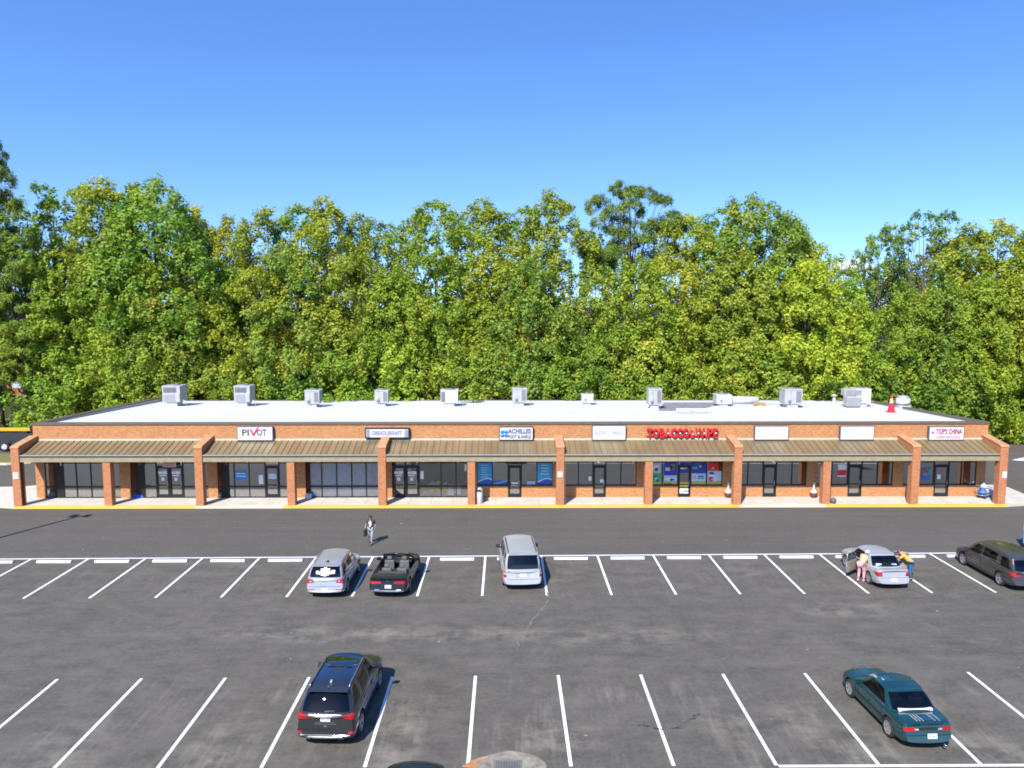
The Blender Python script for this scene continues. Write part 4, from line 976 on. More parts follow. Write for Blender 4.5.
for (bx, lb) in (((13.5, 472.5, 18.5, 479), 'small white sign on the pier at the left end of the shops'), ((557.6, 471.5, 562.6, 477.2), 'small white sign on the middle wing-wall pier'), ((1002, 471.5, 1007, 478), 'small white sign on the pier at the right end of the shops')):
    yy = KY+.075; x0, x1, z0, z1 = pane_xyz(*bx, yy)
    t = thing('pier_sign', lb, 'sign', (x0, yy, z0), group='small white signs on the piers'); mb = MB(); mb.bbox(0, x1-x0, -.03, 0, 0, z1-z0, .008); mb.build('plate', M_SIGNW, t)
    mb = MB(); [mb.box(.07, x1-x0-.07, -.034, -.03, (z1-z0)*q, (z1-z0)*q+.03) for q in (.3, .5, .7)]; mb.build('print', M_PINK, t)
# goods inside the fourth shop's window
M_GOODS = [M_RED, M_PAPER, M_YEL, M_BLUEV, M_SKYB, M_DARK, M_BROWN]
for (p0, p1, lb) in ((419.5, 427, 'low white stand of mixed goods left in the craft shop window'), (427.5, 440, 'long yellow-edged table of colourful goods in the craft shop window'), (441, 447, 'dark stand with yellow upright in the craft shop window')):
    x0, x1 = wall_x(p0), wall_x(p1); w_ = x1-x0; y0 = WY+.22
    t = thing('display_table', lb, 'display table', (x0, y0, .15), group='displays inside the craft shop window')
    mb = MB(); mb.box(0, w_, 0, .5, .62, .66); mb.box(0, w_, -.02, 0, .55, .68); mb.build('tabletop', M_YEL, t)
    for xx in (.02, w_-.06):
        for yy in (.02, .44): mb = MB(); mb.box(xx, xx+.04, yy, yy+.04, 0, .62); mb.build('leg', M_DARK if p0 != 441 else M_YEL, t)
    k = 0; x = .03
    while x < w_-.12:
        ww = random.uniform(.12, .26); hh = random.uniform(.2, .48)
        tt = tag(MB().bbox(x, min(x+ww, w_), .05, .3, 0, hh, .015).build('goods_box', random.choice(M_GOODS)), f'packet {["first", "second", "third", "fourth", "fifth", "sixth", "seventh", "eighth", "ninth", "tenth", "eleventh"][k]} from the left on the '+{419.5: 'low white goods stand', 427.5: 'yellow-edged goods table', 441: 'dark goods stand'}[p0], 'packet', 'packets on the craft shop displays')
        bpy.data.objects.remove(tt) if False else None
        tt.location = (x0, y0, .81); k += 1; x += ww+.03
poster('window_poster', 'white price board in the craft shop window, left of the pair', 'poster', (448.3, 484.5, 453.5, 495), M_PAPER, 'white boards in the craft shop window', deco_rows(M_UNITG, 5, .1, .9, .2, .85), Y=WY+.15)
poster('window_poster', 'white price board in the craft shop window, right of the pair', 'poster', (455, 484.5, 460.5, 494.5), M_PAPER, 'white boards in the craft shop window', deco_rows(M_UNITG, 5, .1, .9, .2, .85), Y=WY+.15)
poster('window_decal', 'white vertical decal right of the craft shop double door', 'decal', (420.5, 471, 423.5, 479), M_PAPER)
poster('window_decal', 'white vertical decal at the right end of the craft shop glass', 'decal', (464.5, 464, 466.5, 471), M_PAPER)

# ------------------------------------------------------------------ things on the sidewalk
def bin_(px, py):
    p = on_ground(px, py, .155)
    t = thing('litter_bin', 'white litter bin beside the fifth brick pier', 'litter bin', (p.x, p.y, .156))
    mb = MB(); mb.lathe([(0, 0), (.22, 0), (.25, .04), (.27, .80), (.25, .84)], 20); mb.build('body', M_SIGNW, t)
    mb = MB(); mb.lathe([(.26, .84), (.29, .86), (.29, .93), (.24, 1.05), (.12, 1.12), (0, 1.13)], 20); mb.build('hood', M_UNITG, t)
    mb = MB(); mb.bbox(-.13, .13, -.30, -.22, .90, 1.02, .02); mb.build('opening', M_DARK, t)
bin_(479, 503)
M_MAROON = plain('maroon_base', (0.16, 0.03, 0.035), .5)
for px, py, lb in ((728, 497.3, 'white-topped ash stand with maroon base by the tobacco window pilaster'), (813.5, 497.3, 'white-topped ash stand with maroon base below the eighth bay pilaster')):
    p = on_ground(px, py, .155); t = thing('ash_stand', lb, 'ash stand', (p.x, p.y, .156), group='ash stands on the sidewalk')
    mb = MB(); mb.lathe([(0, 0), (.16, 0), (.2, .02), (.26, .22), (.26, .32), (.22, .36)], 18); mb.build('base', M_MAROON, t)
    mb = MB(); mb.lathe([(.235, .36), (.25, .40), (.17, .52), (.07, .60), (.055, .95), (.09, 1.0), (.09, 1.10), (0, 1.12)], 18); mb.build('stem', M_SIGNW, t)
p = on_ground(60+1000/8*0, 0) if False else on_ground(150.7, 496.8, .155)
t = thing('floor_cone', 'small white cone on the sidewalk beside the blue mat', 'cone', (p.x, p.y, .156))
mb = MB(); mb.lathe([(0, 0), (.24, 0), (.24, .10), (.20, .16)], 16); mb.build('foot', M_SIGNW, t); mb = MB(); mb.lathe([(.17, .16), (.12, .26), (.085, .5), (0, .52)], 16); mb.build('cone', M_PAPER, t)
p = on_ground(138, 497.5, .155); t = thing('folded_tarp', 'bright blue folded tarp on the sidewalk by the second bay', 'tarp', (p.x, p.y, .156), R(12))
mb = MB(); mb.bbox(-.42, .42, -.2, .25, 0, .13, .05); mb.bbox(-.3, .36, -.15, .2, .13, .22, .04); mb.build('folds', plain('tarp_blue', (0.02, 0.10, 0.50), .45), t)
for px, py, rz, lb in ((89, 496.3, 5, 'pale blue tray leaning inside the first bay glass, left one'), (99, 496.3, -4, 'pale blue tray leaning inside the first bay glass, right one')):
    p = on_ground(px, py, .155); t = thing('storage_tray', lb, 'tray', (p.x, WY+.42, .156), R(rz), 'pale trays in the first bay window')
    mb = MB(); mb.bbox(-.36, .36, 0, .2, 0, .22, .02); mb.build('tub', plain('tray_blue', (0.35, 0.55, 0.66), .5), t); mb = MB(); mb.bbox(-.38, .38, -.02, .22, .221, .25, .01); mb.build('lid', M_PAPER, t)
p = on_ground(84, 496.6, .155); t = thing('floor_stand', 'cream upright stand inside the first bay glass', 'stand', (p.x, WY+.45, .156))
mb = MB(); mb.lathe([(.14, 0), (.12, .05), (.05, .12), (.045, .8), (0, .82)], 12); mb.build('post', plain('cream_post', (.62, .52, .30), .6), t)
p = on_ground(311, 496, .155); t = thing('carton', 'pale blue carton against the glass below the curtains', 'carton', (p.x, WY-.16, .156), R(-8))
mb = MB(); mb.bbox(-.2, .2, -.16, .16, 0, .34, .01); mb.build('box', plain('carton_blue', (.42, .56, .64), .7), t); mb = MB(); mb.box(-.03, .03, -.165, .165, .335, .343); mb.build('tape', M_PAPER, t)
p = on_ground(205.5, 496.6, .155); t = thing('floor_jug', 'small white jug standing by the second wing-wall pier', 'jug', (p.x, WY-.25, .156))
mb = MB(); mb.lathe([(0, 0), (.09, 0), (.1, .25), (.04, .36), (.04, .42), (0, .42)], 12); mb.build('body', M_PAPER, t); mb = MB(); mb.lathe([(.045, .42), (.045, .47), (0, .47)], 10); mb.build('cap', M_RED, t)
p = on_ground(833, 503.3, .155); t = thing('stone_ball', 'dark grey ball on the sidewalk beside the ninth pier', 'ball', (p.x, p.y, .156))
mb = MB(); mb.lathe([(0, 0), (.10, .01), (.19, .09), (.22, .2), (.19, .31), (.10, .40), (0, .42)], 18); mb.lathe([(.0, -.001), (.16, -.001), (.16, .03), (.1, .05)], 14); mb.build('ball', plain('ball_grey', (.11, .115, .12), .6), t)
# a loaded hand cart round the right-hand corner
p = on_ground(990, 500, .155); t = thing('hand_cart', 'wire hand cart loaded with blue and white bags under the right end canopy', 'cart', (p.x, p.y+.7, .156), R(35))
mb = MB()
for zz in (.25, .48, .72): mb.tube([(-.55, -.28, zz), (.55, -.28, zz), (.55, .28, zz), (-.55, .28, zz), (-.55, -.28, zz)], .014, 6)
for xx in (-.55, -.28, 0, .28, .55):
    for yy in (-.28, .28): mb.tube([(xx, yy, .22), (xx, yy, .74)], .01, 5)
mb.tube([(-.55, -.28, .7), (-.78, -.25, 1.0), (-.78, .25, 1.0), (-.55, .28, .7)], .018, 6); mb.box(-.55, .55, -.28, .28, .22, .25); mb.build('basket', M_GALV, t)
for xx in (-.4, .4):
    for yy in (-.25, .25): mb = MB(); mb.lathe([(0, -.02), (.09, -.02), (.1, 0), (.09, .02), (0, .02)], 14, 'y', (xx, yy, .1)); mb.build('wheel', M_DARK, t)
for (dx, dy, dz, m, nm, s) in ((-.25, 0, .26, M_ROYAL, 'blue sack in the hand cart', .30), (.2, .02, .26, M_SIGNW, 'white sack in the hand cart', .27), (-.1, .02, .68, M_SKYB, 'pale blue bag on top of the hand cart load', .22)):
    mb = MB(); mb.lathe([(0, 0), (s*.8, .02), (s, s*.5), (s*.85, s*1.1), (s*.3, s*1.5), (s*.22, s*1.8), (0, s*1.8)], 16)
    o = tag(mb.build('sack', m), nm, 'sack'); o.location = Matrix.Rotation(R(35), 4, 'Z') @ Vector((dx, dy, dz)) + t.location

# ------------------------------------------------------------------ lot furniture
def wheel_stop_mesh():
    bm = bmesh.new(); L2 = .93
    prof = [(-.085, 0), (-.085, .05), (-.05, .11), (.05, .11), (.085, .05), (.085, 0)]
    mb = MB(); mb.prism_x(prof, -L2, L2); return mb
M_STOP = make_concrete('painted_wheel_stop', (0.66, 0.65, 0.63), (0.80, 0.80, 0.80))
src = None
for k in range(-9, 10):
    x = STALL0+STALLW*(k+.5); y = upper_y(x)-.62
    if x > 29: continue
    px = 500+760*x/y
    lb = 'white wheel stop of the stall '
    occ = {-3: 'holding the silver crossover', -2: 'holding the black convertible', 0: 'holding the silver minivan', 6: 'holding the silver sedan', 8: 'holding the brown minivan'}
    dist = {-9: 'farthest left in the row', -8: 'second from the left end of the row', -7: 'four stalls left of the silver crossover', -6: 'three stalls left of the silver crossover', -5: 'two stalls left of the silver crossover', -4: 'next left of the silver crossover', -1: 'empty between convertible and silver minivan', 1: 'next right of the silver minivan', 2: 'two stalls right of the silver minivan', 3: 'three stalls right of the silver minivan', 4: 'two stalls left of the silver sedan', 5: 'next left of the silver sedan', 7: 'empty between silver sedan and brown minivan'}
    lb += occ.get(k) or dist.get(k) or f'at offset {k}'
    if src is None: src = wheel_stop_mesh().build('wheel_stop', M_STOP); o = src
    else: o = src.copy(); COL.objects.link(o)
    o.location = (x+.03, y, 0.002); o.rotation_euler = (0, 0, R(random.uniform(-.5, .9))); tag(o, lb, 'wheel stop', 'wheel stops along the upper row')
# storm drain with its stained ring and the orange survey paint
c = on_ground(508, 766.5); t = thing('storm_drain', 'square storm drain grate in a pale stained concrete collar', 'storm drain', (c.x+.0, c.y-.12, 0))
m, nt_ = new_mat('drain_collar'); pp = pos(nt_); f_ = noise(nt_, pp, 2.4, 6, .7)
finish(nt_, mixc(nt_, maprange(nt_, f_, .32, .68), (0.34, 0.30, 0.23), (0.13, 0.12, 0.10)), .9, spec=.2)
mb = MB(); n = 40
ring = [((1.10+.10*math.sin(3*a)+.06*math.sin(7*a+1))*math.cos(a), (.95+.08*math.sin(2*a+1)+.05*math.sin(5*a))*math.sin(a)) for a in [2*math.pi*k/n for k in range(n)]]
mb.prism_z(ring, -.05, .006); mb.build('collar', m, t)
mb = MB(); mb.box(-.43, .43, -.43, -.36, 0, .016); mb.box(-.43, .43, .36, .43, 0, .016); mb.box(-.43, -.36, -.36, .36, 0, .016); mb.box(.36, .43, -.36, .36, 0, .016)
for k in range(9): xx = -.32+.08*k; mb.box(xx-.018, xx+.018, -.36, .36, .004, .013)
mb.build('grate', plain('cast_iron', (.17, .165, .155), .7, .2), t); mb = MB(); mb.box(-.37, .37, -.37, .37, .0, .0075); mb.build('pit', plain('pit_dust', (.09, .085, .075), .9), t)
c2 = on_ground(472, 764.5); mb = MB(); n = 24
mb.add([(c2.x+(.22+.09*math.sin(3*a)+.06*math.sin(5*a))*math.cos(a)*(1.35 if math.cos(a) > 0 else 1), c2.y+.20*math.sin(a)+.16*math.cos(a)+.03*math.sin(4*a), .0135) for a in [2*math.pi*k/n for k in range(n)]], [tuple(range(n))])
m, nt_ = new_mat('orange_survey_paint'); pp = pos(nt_)
finish(nt_, mixc(nt_, maprange(nt_, noise(nt_, pp, 5, 5, .7), .45, .62), (0.46, 0.19, 0.05), (0.20, 0.15, 0.10)), .8)
struct(mb.build('survey_paint_mark', m))
# the light pole left of the frame whose shadow crosses the drive
tip = on_ground(80, 516); Hp = 9.3; d = Hp/math.tan(SUN_EL)
base = Vector((tip.x-math.sin(SUN_AZ)*d, tip.y-math.cos(SUN_AZ)*d, 0))
t = thing('light_pole', 'tall twin-head light pole beside the left edge of the lot', 'light pole', base)
mb = MB(); mb.lathe([(0, 0), (.3, 0), (.3, .75), (.27, .78), (0, .78)], 18); mb.build('footing', M_CONC, t)
mb = MB(); mb.tube([(0, 0, .78), (0, 0, Hp)], [.13, .11], 10); mb.build('pole', plain('bronze_pole', (.05, .045, .04), .5), t)
for s in (-1, 1):
    mb = MB(); mb.tube([(0, 0, Hp-.1), (s*.3, 0, Hp)], .04, 8); mb.bbox(*sorted((s*.22, s*.66)), -.28, .28, Hp-.06, Hp+.12, .04); mb.build('lamp_head', plain('bronze_pole', (.05, .045, .04), .5), t)
# blue and white sign at the right edge
b = on_ground(1024.6, 549); t = thing('lot_sign', 'white and blue sign board on a post at the right edge of the lot', 'sign', (b.x+.30, b.y, 0))
mb = MB(); mb.tube([(0, .04, 0), (0, .04, 2.2)], .04, 8); mb.build('post', M_GALV, t)
mb = MB(); mb.bbox(-.42, .42, -.02, .02, .35, 1.15, .008); mb.build('blue_panel', plain('panel_blue', (.03, .30, .60), .4), t)
mb = MB(); mb.bbox(-.42, .42, -.022, .02, 1.155, 2.05, .008); mb.build('white_panel', M_SIGNW, t)
# ------------------------------------------------------------------ cars
def car_paint(name, col, metallic=.2, rough=.28, coat=.5):
    metallic *= .5
    m, nt = new_mat(name); v = objco(nt)
    c = mixc(nt, maprange(nt, noise(nt, v, 1.2, 4), .3, .7), tuple(x*.93 for x in col), tuple(min(1, x*1.05) for x in col))
    # road dust low on the flanks
    sep = nd(nt, 'ShaderNodeSeparateXYZ'); nt.links.new(v, sep.inputs[0])
    dust = math_(nt, 'MULTIPLY', maprange(nt, sep.outputs[2], .55, .18), maprange(nt, noise(nt, v, 5, 5, .7), .25, .7, .05, .3))
    c = mixc(nt, dust, c, (.16, .145, .12))
    p = finish(nt, c, rough+.05, metallic, .4, coat=coat)
    return m
M_TYRE = plain('tyre_rubber', (0.020, 0.020, 0.021), .85, vscale=8)
M_RIM = plain('alloy_rim', (0.46, 0.46, 0.47), .35, .7)
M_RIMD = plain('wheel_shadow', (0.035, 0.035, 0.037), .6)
M_TRIM = plain('black_trim', (0.015, 0.015, 0.016), .5)
M_CHROME = plain('chrome_trim', (0.62, 0.62, 0.64), .15, .95)
M_CARGL = make_glass('car_glass', (0.24, 0.27, 0.28), .62, base=.0)
M_CARGLD = make_glass('car_privacy_glass', (0.05, 0.06, 0.065), .7, base=.0)
M_TAIL = plain('tail_lamp_red', (0.36, 0.010, 0.010), .2, coat=.3); M_TAILC = plain('lamp_clear', (0.42, 0.36, 0.36), .2, coat=.5)
M_SEAT = plain('seat_cloth', (0.06, 0.058, 0.055), .8); M_TAN = plain('seat_tan', (0.30, 0.24, 0.17), .7); M_CABIN = plain('cabin_dark', (0.025, 0.025, 0.027), .8)
M_PLATE = plain('plate_white', (0.66, 0.66, 0.70), .4, var=.05)
M_SEAM = plain('panel_gap', (0.012, 0.012, 0.012), .8)

def interp(xs, ys, x):
    if x <= xs[0]: return ys[0]
    if x >= xs[-1]: return ys[-1]
    for i in range(len(xs)-1):
        if x <= xs[i+1]:
            t = (x-xs[i])/(xs[i+1]-xs[i])
            # monotone cubic
            def sl(k):
                if k == 0 or k == len(xs)-1: return 0 if k == 0 else 0
                a = (ys[k]-ys[k-1])/(xs[k]-xs[k-1]); b = (ys[k+1]-ys[k])/(xs[k+1]-xs[k])
                return 0 if a*b <= 0 else 2*a*b/(a+b)
            h = xs[i+1]-xs[i]; m0, m1 = sl(i), sl(i+1)
            t2, t3 = t*t, t*t*t
            return (2*t3-3*t2+1)*ys[i]+(t3-2*t2+t)*h*m0+(-2*t3+3*t2)*ys[i+1]+(t3-t2)*h*m1
def linterp(xs, ys, x): return float(np.interp(x, xs, ys))

class Car:
    """a car lofted from its plan, side profile and section; +y is forward, the origin lies on the road between the axles"""
    def __init__(s, **k): s.__dict__.update(k)
    def body_point(s, y, u):
        """ring parameter u 0..1 from the sill up over the shoulder to the centre of the deck"""
        w_ = interp(s.py, s.pw, y); zb = linterp(s.py, s.pb, y); zs = interp(s.py, s.ps, y); zt = interp(s.py, s.pt, y)
        h = zs-zb
        ring = [(0, zb), (.72*w_, zb), (.93*w_, zb+.03), (.975*w_, zb+.10), (1.0*w_, zb+.30*h), (1.0*w_, zb+.55*h), (.985*w_, zb+.62*h), (.985*w_, zb+.78*h), (.955*w_, zs-.035), (.92*w_, zs), (.80*w_, zs+(zt-zs)*.45), (.45*w_, zs+(zt-zs)*.88), (0, zt)]
        n = len(ring)-1; q = u*n; i = min(int(q), n-1); t = q-i
        p0 = ring[max(0, i-1)]; p1 = ring[i]; p2 = ring[i+1]; p3 = ring[min(n, i+2)]
        if i in (0,): t_ = t; return (p1[0]+(p2[0]-p1[0])*t, p1[1]+(p2[1]-p1[1])*t)
        def cr(a, b, c, d): return .5*((2*b)+(c-a)*t+(2*a-5*b+4*c-d)*t*t+(3*b-a-3*c+d)*t**3)
        return (cr(p0[0], p1[0], p2[0], p3[0]), cr(p0[1], p1[1], p2[1], p3[1]))
    def shear(s, x, y, z):
        y0, y1 = s.py[0], s.py[-1]
        fr = max(0, 1-(y-y0)/.55)**1.3; ff = max(0, 1-(y1-y)/.55)**1.3
        dy = fr*linterp([q[0] for q in s.rear], [q[1] for q in s.rear], z) - ff*linterp([q[0] for q in s.front], [q[1] for q in s.front], z)
        dy += fr*s.bow_r*(x/s.hw)**2 - ff*s.bow_f*(x/s.hw)**2
        return (x, y+dy, z)
    def build_body(s, root):
        ys = sorted(set([round(v, 4) for v in s.py]+[round(v, 4) for v in np.linspace(s.py[0], s.py[-1], 46)]+[round(s.py[0]+e, 4) for e in (.015, .045, .10)]+[round(s.py[-1]-e, 4) for e in (.015, .045, .10)]))
        nu = 36; V = []; F = []; L = 2*nu
        for yi, y in enumerate(ys):
            e0 = y-ys[0]; e1 = ys[-1]-y; e = min(e0, e1); k = 1-(.045*(1-min(1, e/.10))**2)       # rounded ends
            prof = [s.body_point(y, j/nu) for j in range(nu+1)]
            zc = (prof[0][1]+prof[-1][1])/2
            ring = [(x*k, zc+(z-zc)*k) for x, z in prof]
            full = [(x, z) for x, z in ring]+[(-x, z) for x, z in ring[-2:0:-1]]
            V += [s.shear(x, y, z) for x, z in full]
        for i in range(len(ys)-1):
            for j in range(L): F.append((i*L+j, i*L+(j+1) % L, (i+1)*L+(j+1) % L, (i+1)*L+j))
        F.append(tuple(range(L-1, -1, -1))); o = (len(ys)-1)*L; F.append(tuple(range(o, o+L)))
        # triangulated end caps would shade badly, so each end is closed with a shrunken ring and a centre strip
        mb = MB(); mb.add(V, F, 0, True)
        ob = mb.build('body', [s.paint, M_TRIM]); fix_normals(ob)
        # wheel openings
        c = MB()
        for ya in (-s.wb/2, s.wb/2):
            for sx in (-1, 1): c.lathe([(0, 0), (s.wr+.055, 0), (s.wr+.055, .42), (0, .42)], 36, 'x', (sx*(s.hw+.14)-(.42 if sx > 0 else 0), ya, s.wr+.01))
        cut = c.build('cut', M_TRIM); fix_normals(cut)
        md = ob.modifiers.new('b', 'BOOLEAN'); md.operation = 'DIFFERENCE'; md.object = cut; md.solver = 'EXACT'
        me = evaluated_mesh(ob); ob.modifiers.clear(); old = ob.data; ob.data = me; bpy.data.meshes.remove(old)
        me.name = 'body'
        bpy.data.objects.remove(cut)
        for p in me.polygons:
            cx, cy_, cz = p.center
            for ya in (-s.wb/2, s.wb/2):
                if math.hypot(cy_-ya, cz-s.wr-.01) < s.wr+.06 and abs(cx) > s.hw*.45 and (abs(p.normal.x) < .3 or abs(cx) < s.hw*.78): p.material_index = min(1, len(me.materials)-1)
            if p.normal.z < -.8 and cz < .4: p.material_index = min(1, len(me.materials)-1)
        me.materials.clear(); me.materials.append(s.paint); me.materials.append(M_TRIM)
        me.polygons.foreach_set('use_smooth', [True]*len(me.polygons)); me.set_sharp_from_angle(angle=R(32))
        ob.parent = root; s.body = ob
        s.refresh()
    def refresh(s):
        vs = [v.co.copy() for v in s.body.data.vertices]; fs = [tuple(p.vertices) for p in s.body.data.polygons]
        if getattr(s, 'cab_v', None): o = len(vs); vs += s.cab_v; fs += [tuple(i+o for i in f) for f in s.cab_f]
        s.bvh = BVHTree.FromPolygons(vs, fs)
    def build_cabin(s, root):
        """belt and roof outlines (half, from the rear centre round to the front centre); s.pillars mark glass runs along it"""
        B, T = s.belt, s.roofl      # lists of (x, y, z)
        n = len(B); sub = 4
        def dens(P):
            out = []
            for i in range(n-1):
                for k in range(sub):
                    t = k/sub
                    p0, p1, p2, p3 = P[max(0, i-1)], P[i], P[i+1], P[min(n-1, i+2)]
                    if i == 0: p0 = (-P[1][0], P[1][1], P[1][2])
                    if i == n-2: p3 = (-P[n-2][0], P[n-2][1], P[n-2][2])
                    out.append(tuple(.5*((2*b)+(c-a)*t+(2*a-5*b+4*c-d)*t*t+(3*b-a-3*c+d)*t**3) for a, b, c, d in zip(p0, p1, p2, p3)))
            out.append(P[-1]); return out
        Bd, Td = dens(B), dens(T); m = len(Bd)
        twm = max(p[0] for p in Td); Td = [(x, y, z+s.crown*(1-(x/twm)**2)) for x, y, z in Td]
        sy = sorted([(p[1], p[2]) for p in T if p[0] > .6*twm]); sy = [(min(p[1] for p in T)-.05, T[0][2])]+sy+[(max(p[1] for p in T)+.05, T[-1][2])]
        def roofz(x, y): return interp([q[0] for q in sy], [q[1] for q in sy], y)+s.crown*(1-(x/twm)**2)
        S = [-.10, 0, .09, .22, .40, .60, .80, .91, .97, 1.0]
        RC = [.97, .92, .84, .72, .58, .42, .24]
        Bf = Bd+[(-x, y, z) for x, y, z in Bd[-2:0:-1]]; Tf = Td+[(-x, y, z) for x, y, z in Td[-2:0:-1]]; L = len(Bf)
        V = []
        cyc = (min(p[1] for p in Td)+max(p[1] for p in Td))/2
        for sv in S:
            for b, t in zip(Bf, Tf):
                bul = .05*math.sin(math.pi*max(0, min(1, sv)))
                x = b[0]+(t[0]-b[0])*sv; y = b[1]+(t[1]-b[1])*sv; z = b[2]+(t[2]-b[2])*sv
                x *= 1+bul*.8; y = cyc+(y-cyc)*(1+bul*.45)
                V.append((x, y, z))
        for f in RC:
            for t in Tf:
                x, y = t[0]*f, cyc+(t[1]-cyc)*f; e = (1-f)/(1-RC[-1]); e = min(1, e*2.2)
                V.append((x, y, (t[2])*(1-e)+roofz(x, y)*e))
        V.append((0, cyc, roofz(0, cyc))); apex = len(V)-1
        NR = len(S)+len(RC); shell = []; glass = {}
        def seg_name(j):
            jj = j if j < m-1 else (L-1-j)                  # segment index on the half outline
            for nm, a, b in s.glazing:
                if a*sub <= jj < b*sub: return (nm, jj, j < m-1)
            return None
        for i in range(NR-1):
            for j in range(L):
                f = (i*L+j, i*L+(j+1) % L, (i+1)*L+(j+1) % L, (i+1)*L+j)
                g = seg_name(j)
                if g and 2 <= i < 7:
                    side = 'c' if g[0] in ('rear_window', 'windshield') else ('r' if g[2] else 'l')
                    glass.setdefault((g[0], side), []).append(f)
                elif getattr(s, 'sunroof', None) and i >= len(S)-1 and all(abs(V[q][0]) < s.sunroof[2] and s.sunroof[0] < V[q][1] < s.sunroof[1] for q in f): glass.setdefault(('roof_glass', 'c'), []).append(f)
                else: shell.append(f)
        for j in range(L): shell.append(((NR-1)*L+j, (NR-1)*L+(j+1) % L, apex))
        s.cab_v = [Vector(v) for v in V]; s.cab_f = shell+[f for fs in glass.values() for f in fs]
        def sub_mesh(fs, mat, name, parent):
            idx = sorted({i for f in fs for i in f}); mp = {a: b for b, a in enumerate(idx)}
            mb = MB(); mb.add([V[i] for i in idx], [tuple(mp[i] for i in f) for f in fs], 0, True); return mb.build(name, mat, parent)
        o = sub_mesh(shell, s.paint if not getattr(s, 'roof_paint', None) else s.roof_paint, 'roof', root); fix_normals(o); o.data.set_sharp_from_angle(angle=R(35))
        for (nm, side), fs in glass.items():
            gm = s.glassmat.get(nm, M_CARGL)
            o = sub_mesh(fs, gm, nm, root); fix_normals(o)
            # black surround just inside each pane
        s.refresh()
        # cabin floor, seats
        zb = min(p[2] for p in B); ys = [p[1] for p in B]
        mb = MB(); mb.prism_z([(p[0]*.93, cyc+(p[1]-cyc)*.95) for p in Bf[::2]], zb-.02, zb+.012); mb.build('interior', M_CABIN, root)
        for ry in s.seat_rows:
            for sx in (-1, 1):
                mb = MB(); mb.bbox(sx*.36-.23, sx*.36+.23, ry-.09, ry+.06, zb-.05, zb+.20, .04); mb.bbox(sx*.36-.13, sx*.36+.13, ry-.08, ry+.02, zb+.22, zb+.38, .035)
                mb.build('seat', s.seatmat, root)
    def hit(s, o, d):
        r = s.bvh.ray_cast(Vector(o), Vector(d).normalized(), 8)
        return (r[0], r[1]) if r[0] is not None else (None, None)
    def decal(s, name, mat, root, poly, view='rear', off=.008, n=10, ang=0.0, thick=0.0, taper=None):
        """a shape given in the (across, up) plane, cast onto the bodywork from a direction: rear, front, left, right or top"""
        d = {'rear': (0, 1, 0), 'front': (0, -1, 0), 'left': (1, 0, 0), 'right': (-1, 0, 0), 'top': (0, 0, -1)}[view]
        d = Vector(d); d.rotate(Matrix.Rotation(ang, 3, 'Z'))
        up = Vector((0, 0, 1)) if view != 'top' else Vector((0, 1, 0))
        ac = d.cross(up).normalized()
        P = [Vector(p) for p in poly]     # four corners: bl, br, tr, tl
        V = []; ok = []
        for i in range(n+1):
            for j in range(n+1):
                a, b = i/n, j/n
                q = (P[0]*(1-a)+P[1]*a)*(1-b)+(P[3]*(1-a)+P[2]*a)*b
                o = ac*q[0]+up*q[1]-d*6
                h, nr = s.hit(o, d)
                if h is None: V.append(None)
                else:
                    if nr.dot(d) > 0: nr = -nr
                    V.append(h+nr*off)
        mb = MB(); idx = {}; vs = []
        for k, v in enumerate(V):
            if v is not None: idx[k] = len(vs); vs.append(v)
        fs = []
        for i in range(n):
            for j in range(n):
                q = [i*(n+1)+j, (i+1)*(n+1)+j, (i+1)*(n+1)+j+1, i*(n+1)+j+1]
                if all(k in idx for k in q):
                    pts = [V[k] for k in q]
                    if max((pts[a]-pts[b]).length for a in range(4) for b in range(a)) < .9: fs.append(tuple(idx[k] for k in q))
        mb.add(vs, fs, 0, True); ob = mb.build(name, mat, root); return ob
    def rect(s, name, mat, root, x0, x1, z0, z1, view='rear', **k): return s.decal(name, mat, root, [(x0, z0), (x1, z0), (x1, z1), (x0, z1)], view, **k)
    def wheels(s, root, spokes=5):
        for ya in (-s.wb/2, s.wb/2):
            for sx in (-1, 1):
                x = sx*(s.hw-.115); r = s.wr; q = sx
                mb = MB(); prof = [(r*.66, -.105), (r*.90, -.115), (r*.985, -.085), (r, -.04), (r, .04), (r*.985, .085), (r*.90, .115), (r*.66, .105)]
                mb.lathe([(a, b*q) for a, b in prof], 32, 'x'); t = mb.build('wheel', M_TYRE, root, (x, ya, r))
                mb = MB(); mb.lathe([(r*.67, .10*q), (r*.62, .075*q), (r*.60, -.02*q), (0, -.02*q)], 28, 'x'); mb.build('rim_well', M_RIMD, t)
                mb = MB(); mb.lathe([(r*.69, .108*q), (r*.66, .112*q), (r*.60, .095*q)], 28, 'x'); mb.lathe([(0, .085*q), (r*.15, .08*q), (r*.17, .05*q)], 16, 'x')
                for k in range(spokes):
                    a = 2*math.pi*k/spokes; ca, sa = math.cos(a), math.sin(a); wd0, wd1 = r*.10, r*.15
                    pts = []
                    for rr, ww, xx in ((r*.12, wd0, .08), (r*.63, wd1, .095)):
                        for e in (-1, 1): pts.append((xx*q, rr*ca-e*ww*sa, rr*sa+e*ww*ca))
                    pts += [(p[0]-.03*q, p[1], p[2]) for p in pts]
                    mb.add(pts, [(0, 1, 3, 2), (4, 6, 7, 5), (0, 2, 6, 4), (1, 5, 7, 3), (0, 4, 5, 1), (2, 3, 7, 6)])
                mb.build('rim', s.rimmat, t)
    def seams(s, root, ys, z0, z1, sill=True):
        for side in ('left', 'right'):
            sg = 1 if side == 'right' else -1
            for y in ys:
                k = -y if side == 'left' else y
                s.decal('door_gap', M_SEAM, root, [(k-.009, z0), (k+.009, z0), (k+.009, z1), (k-.009, z1)], side, .004, 6)
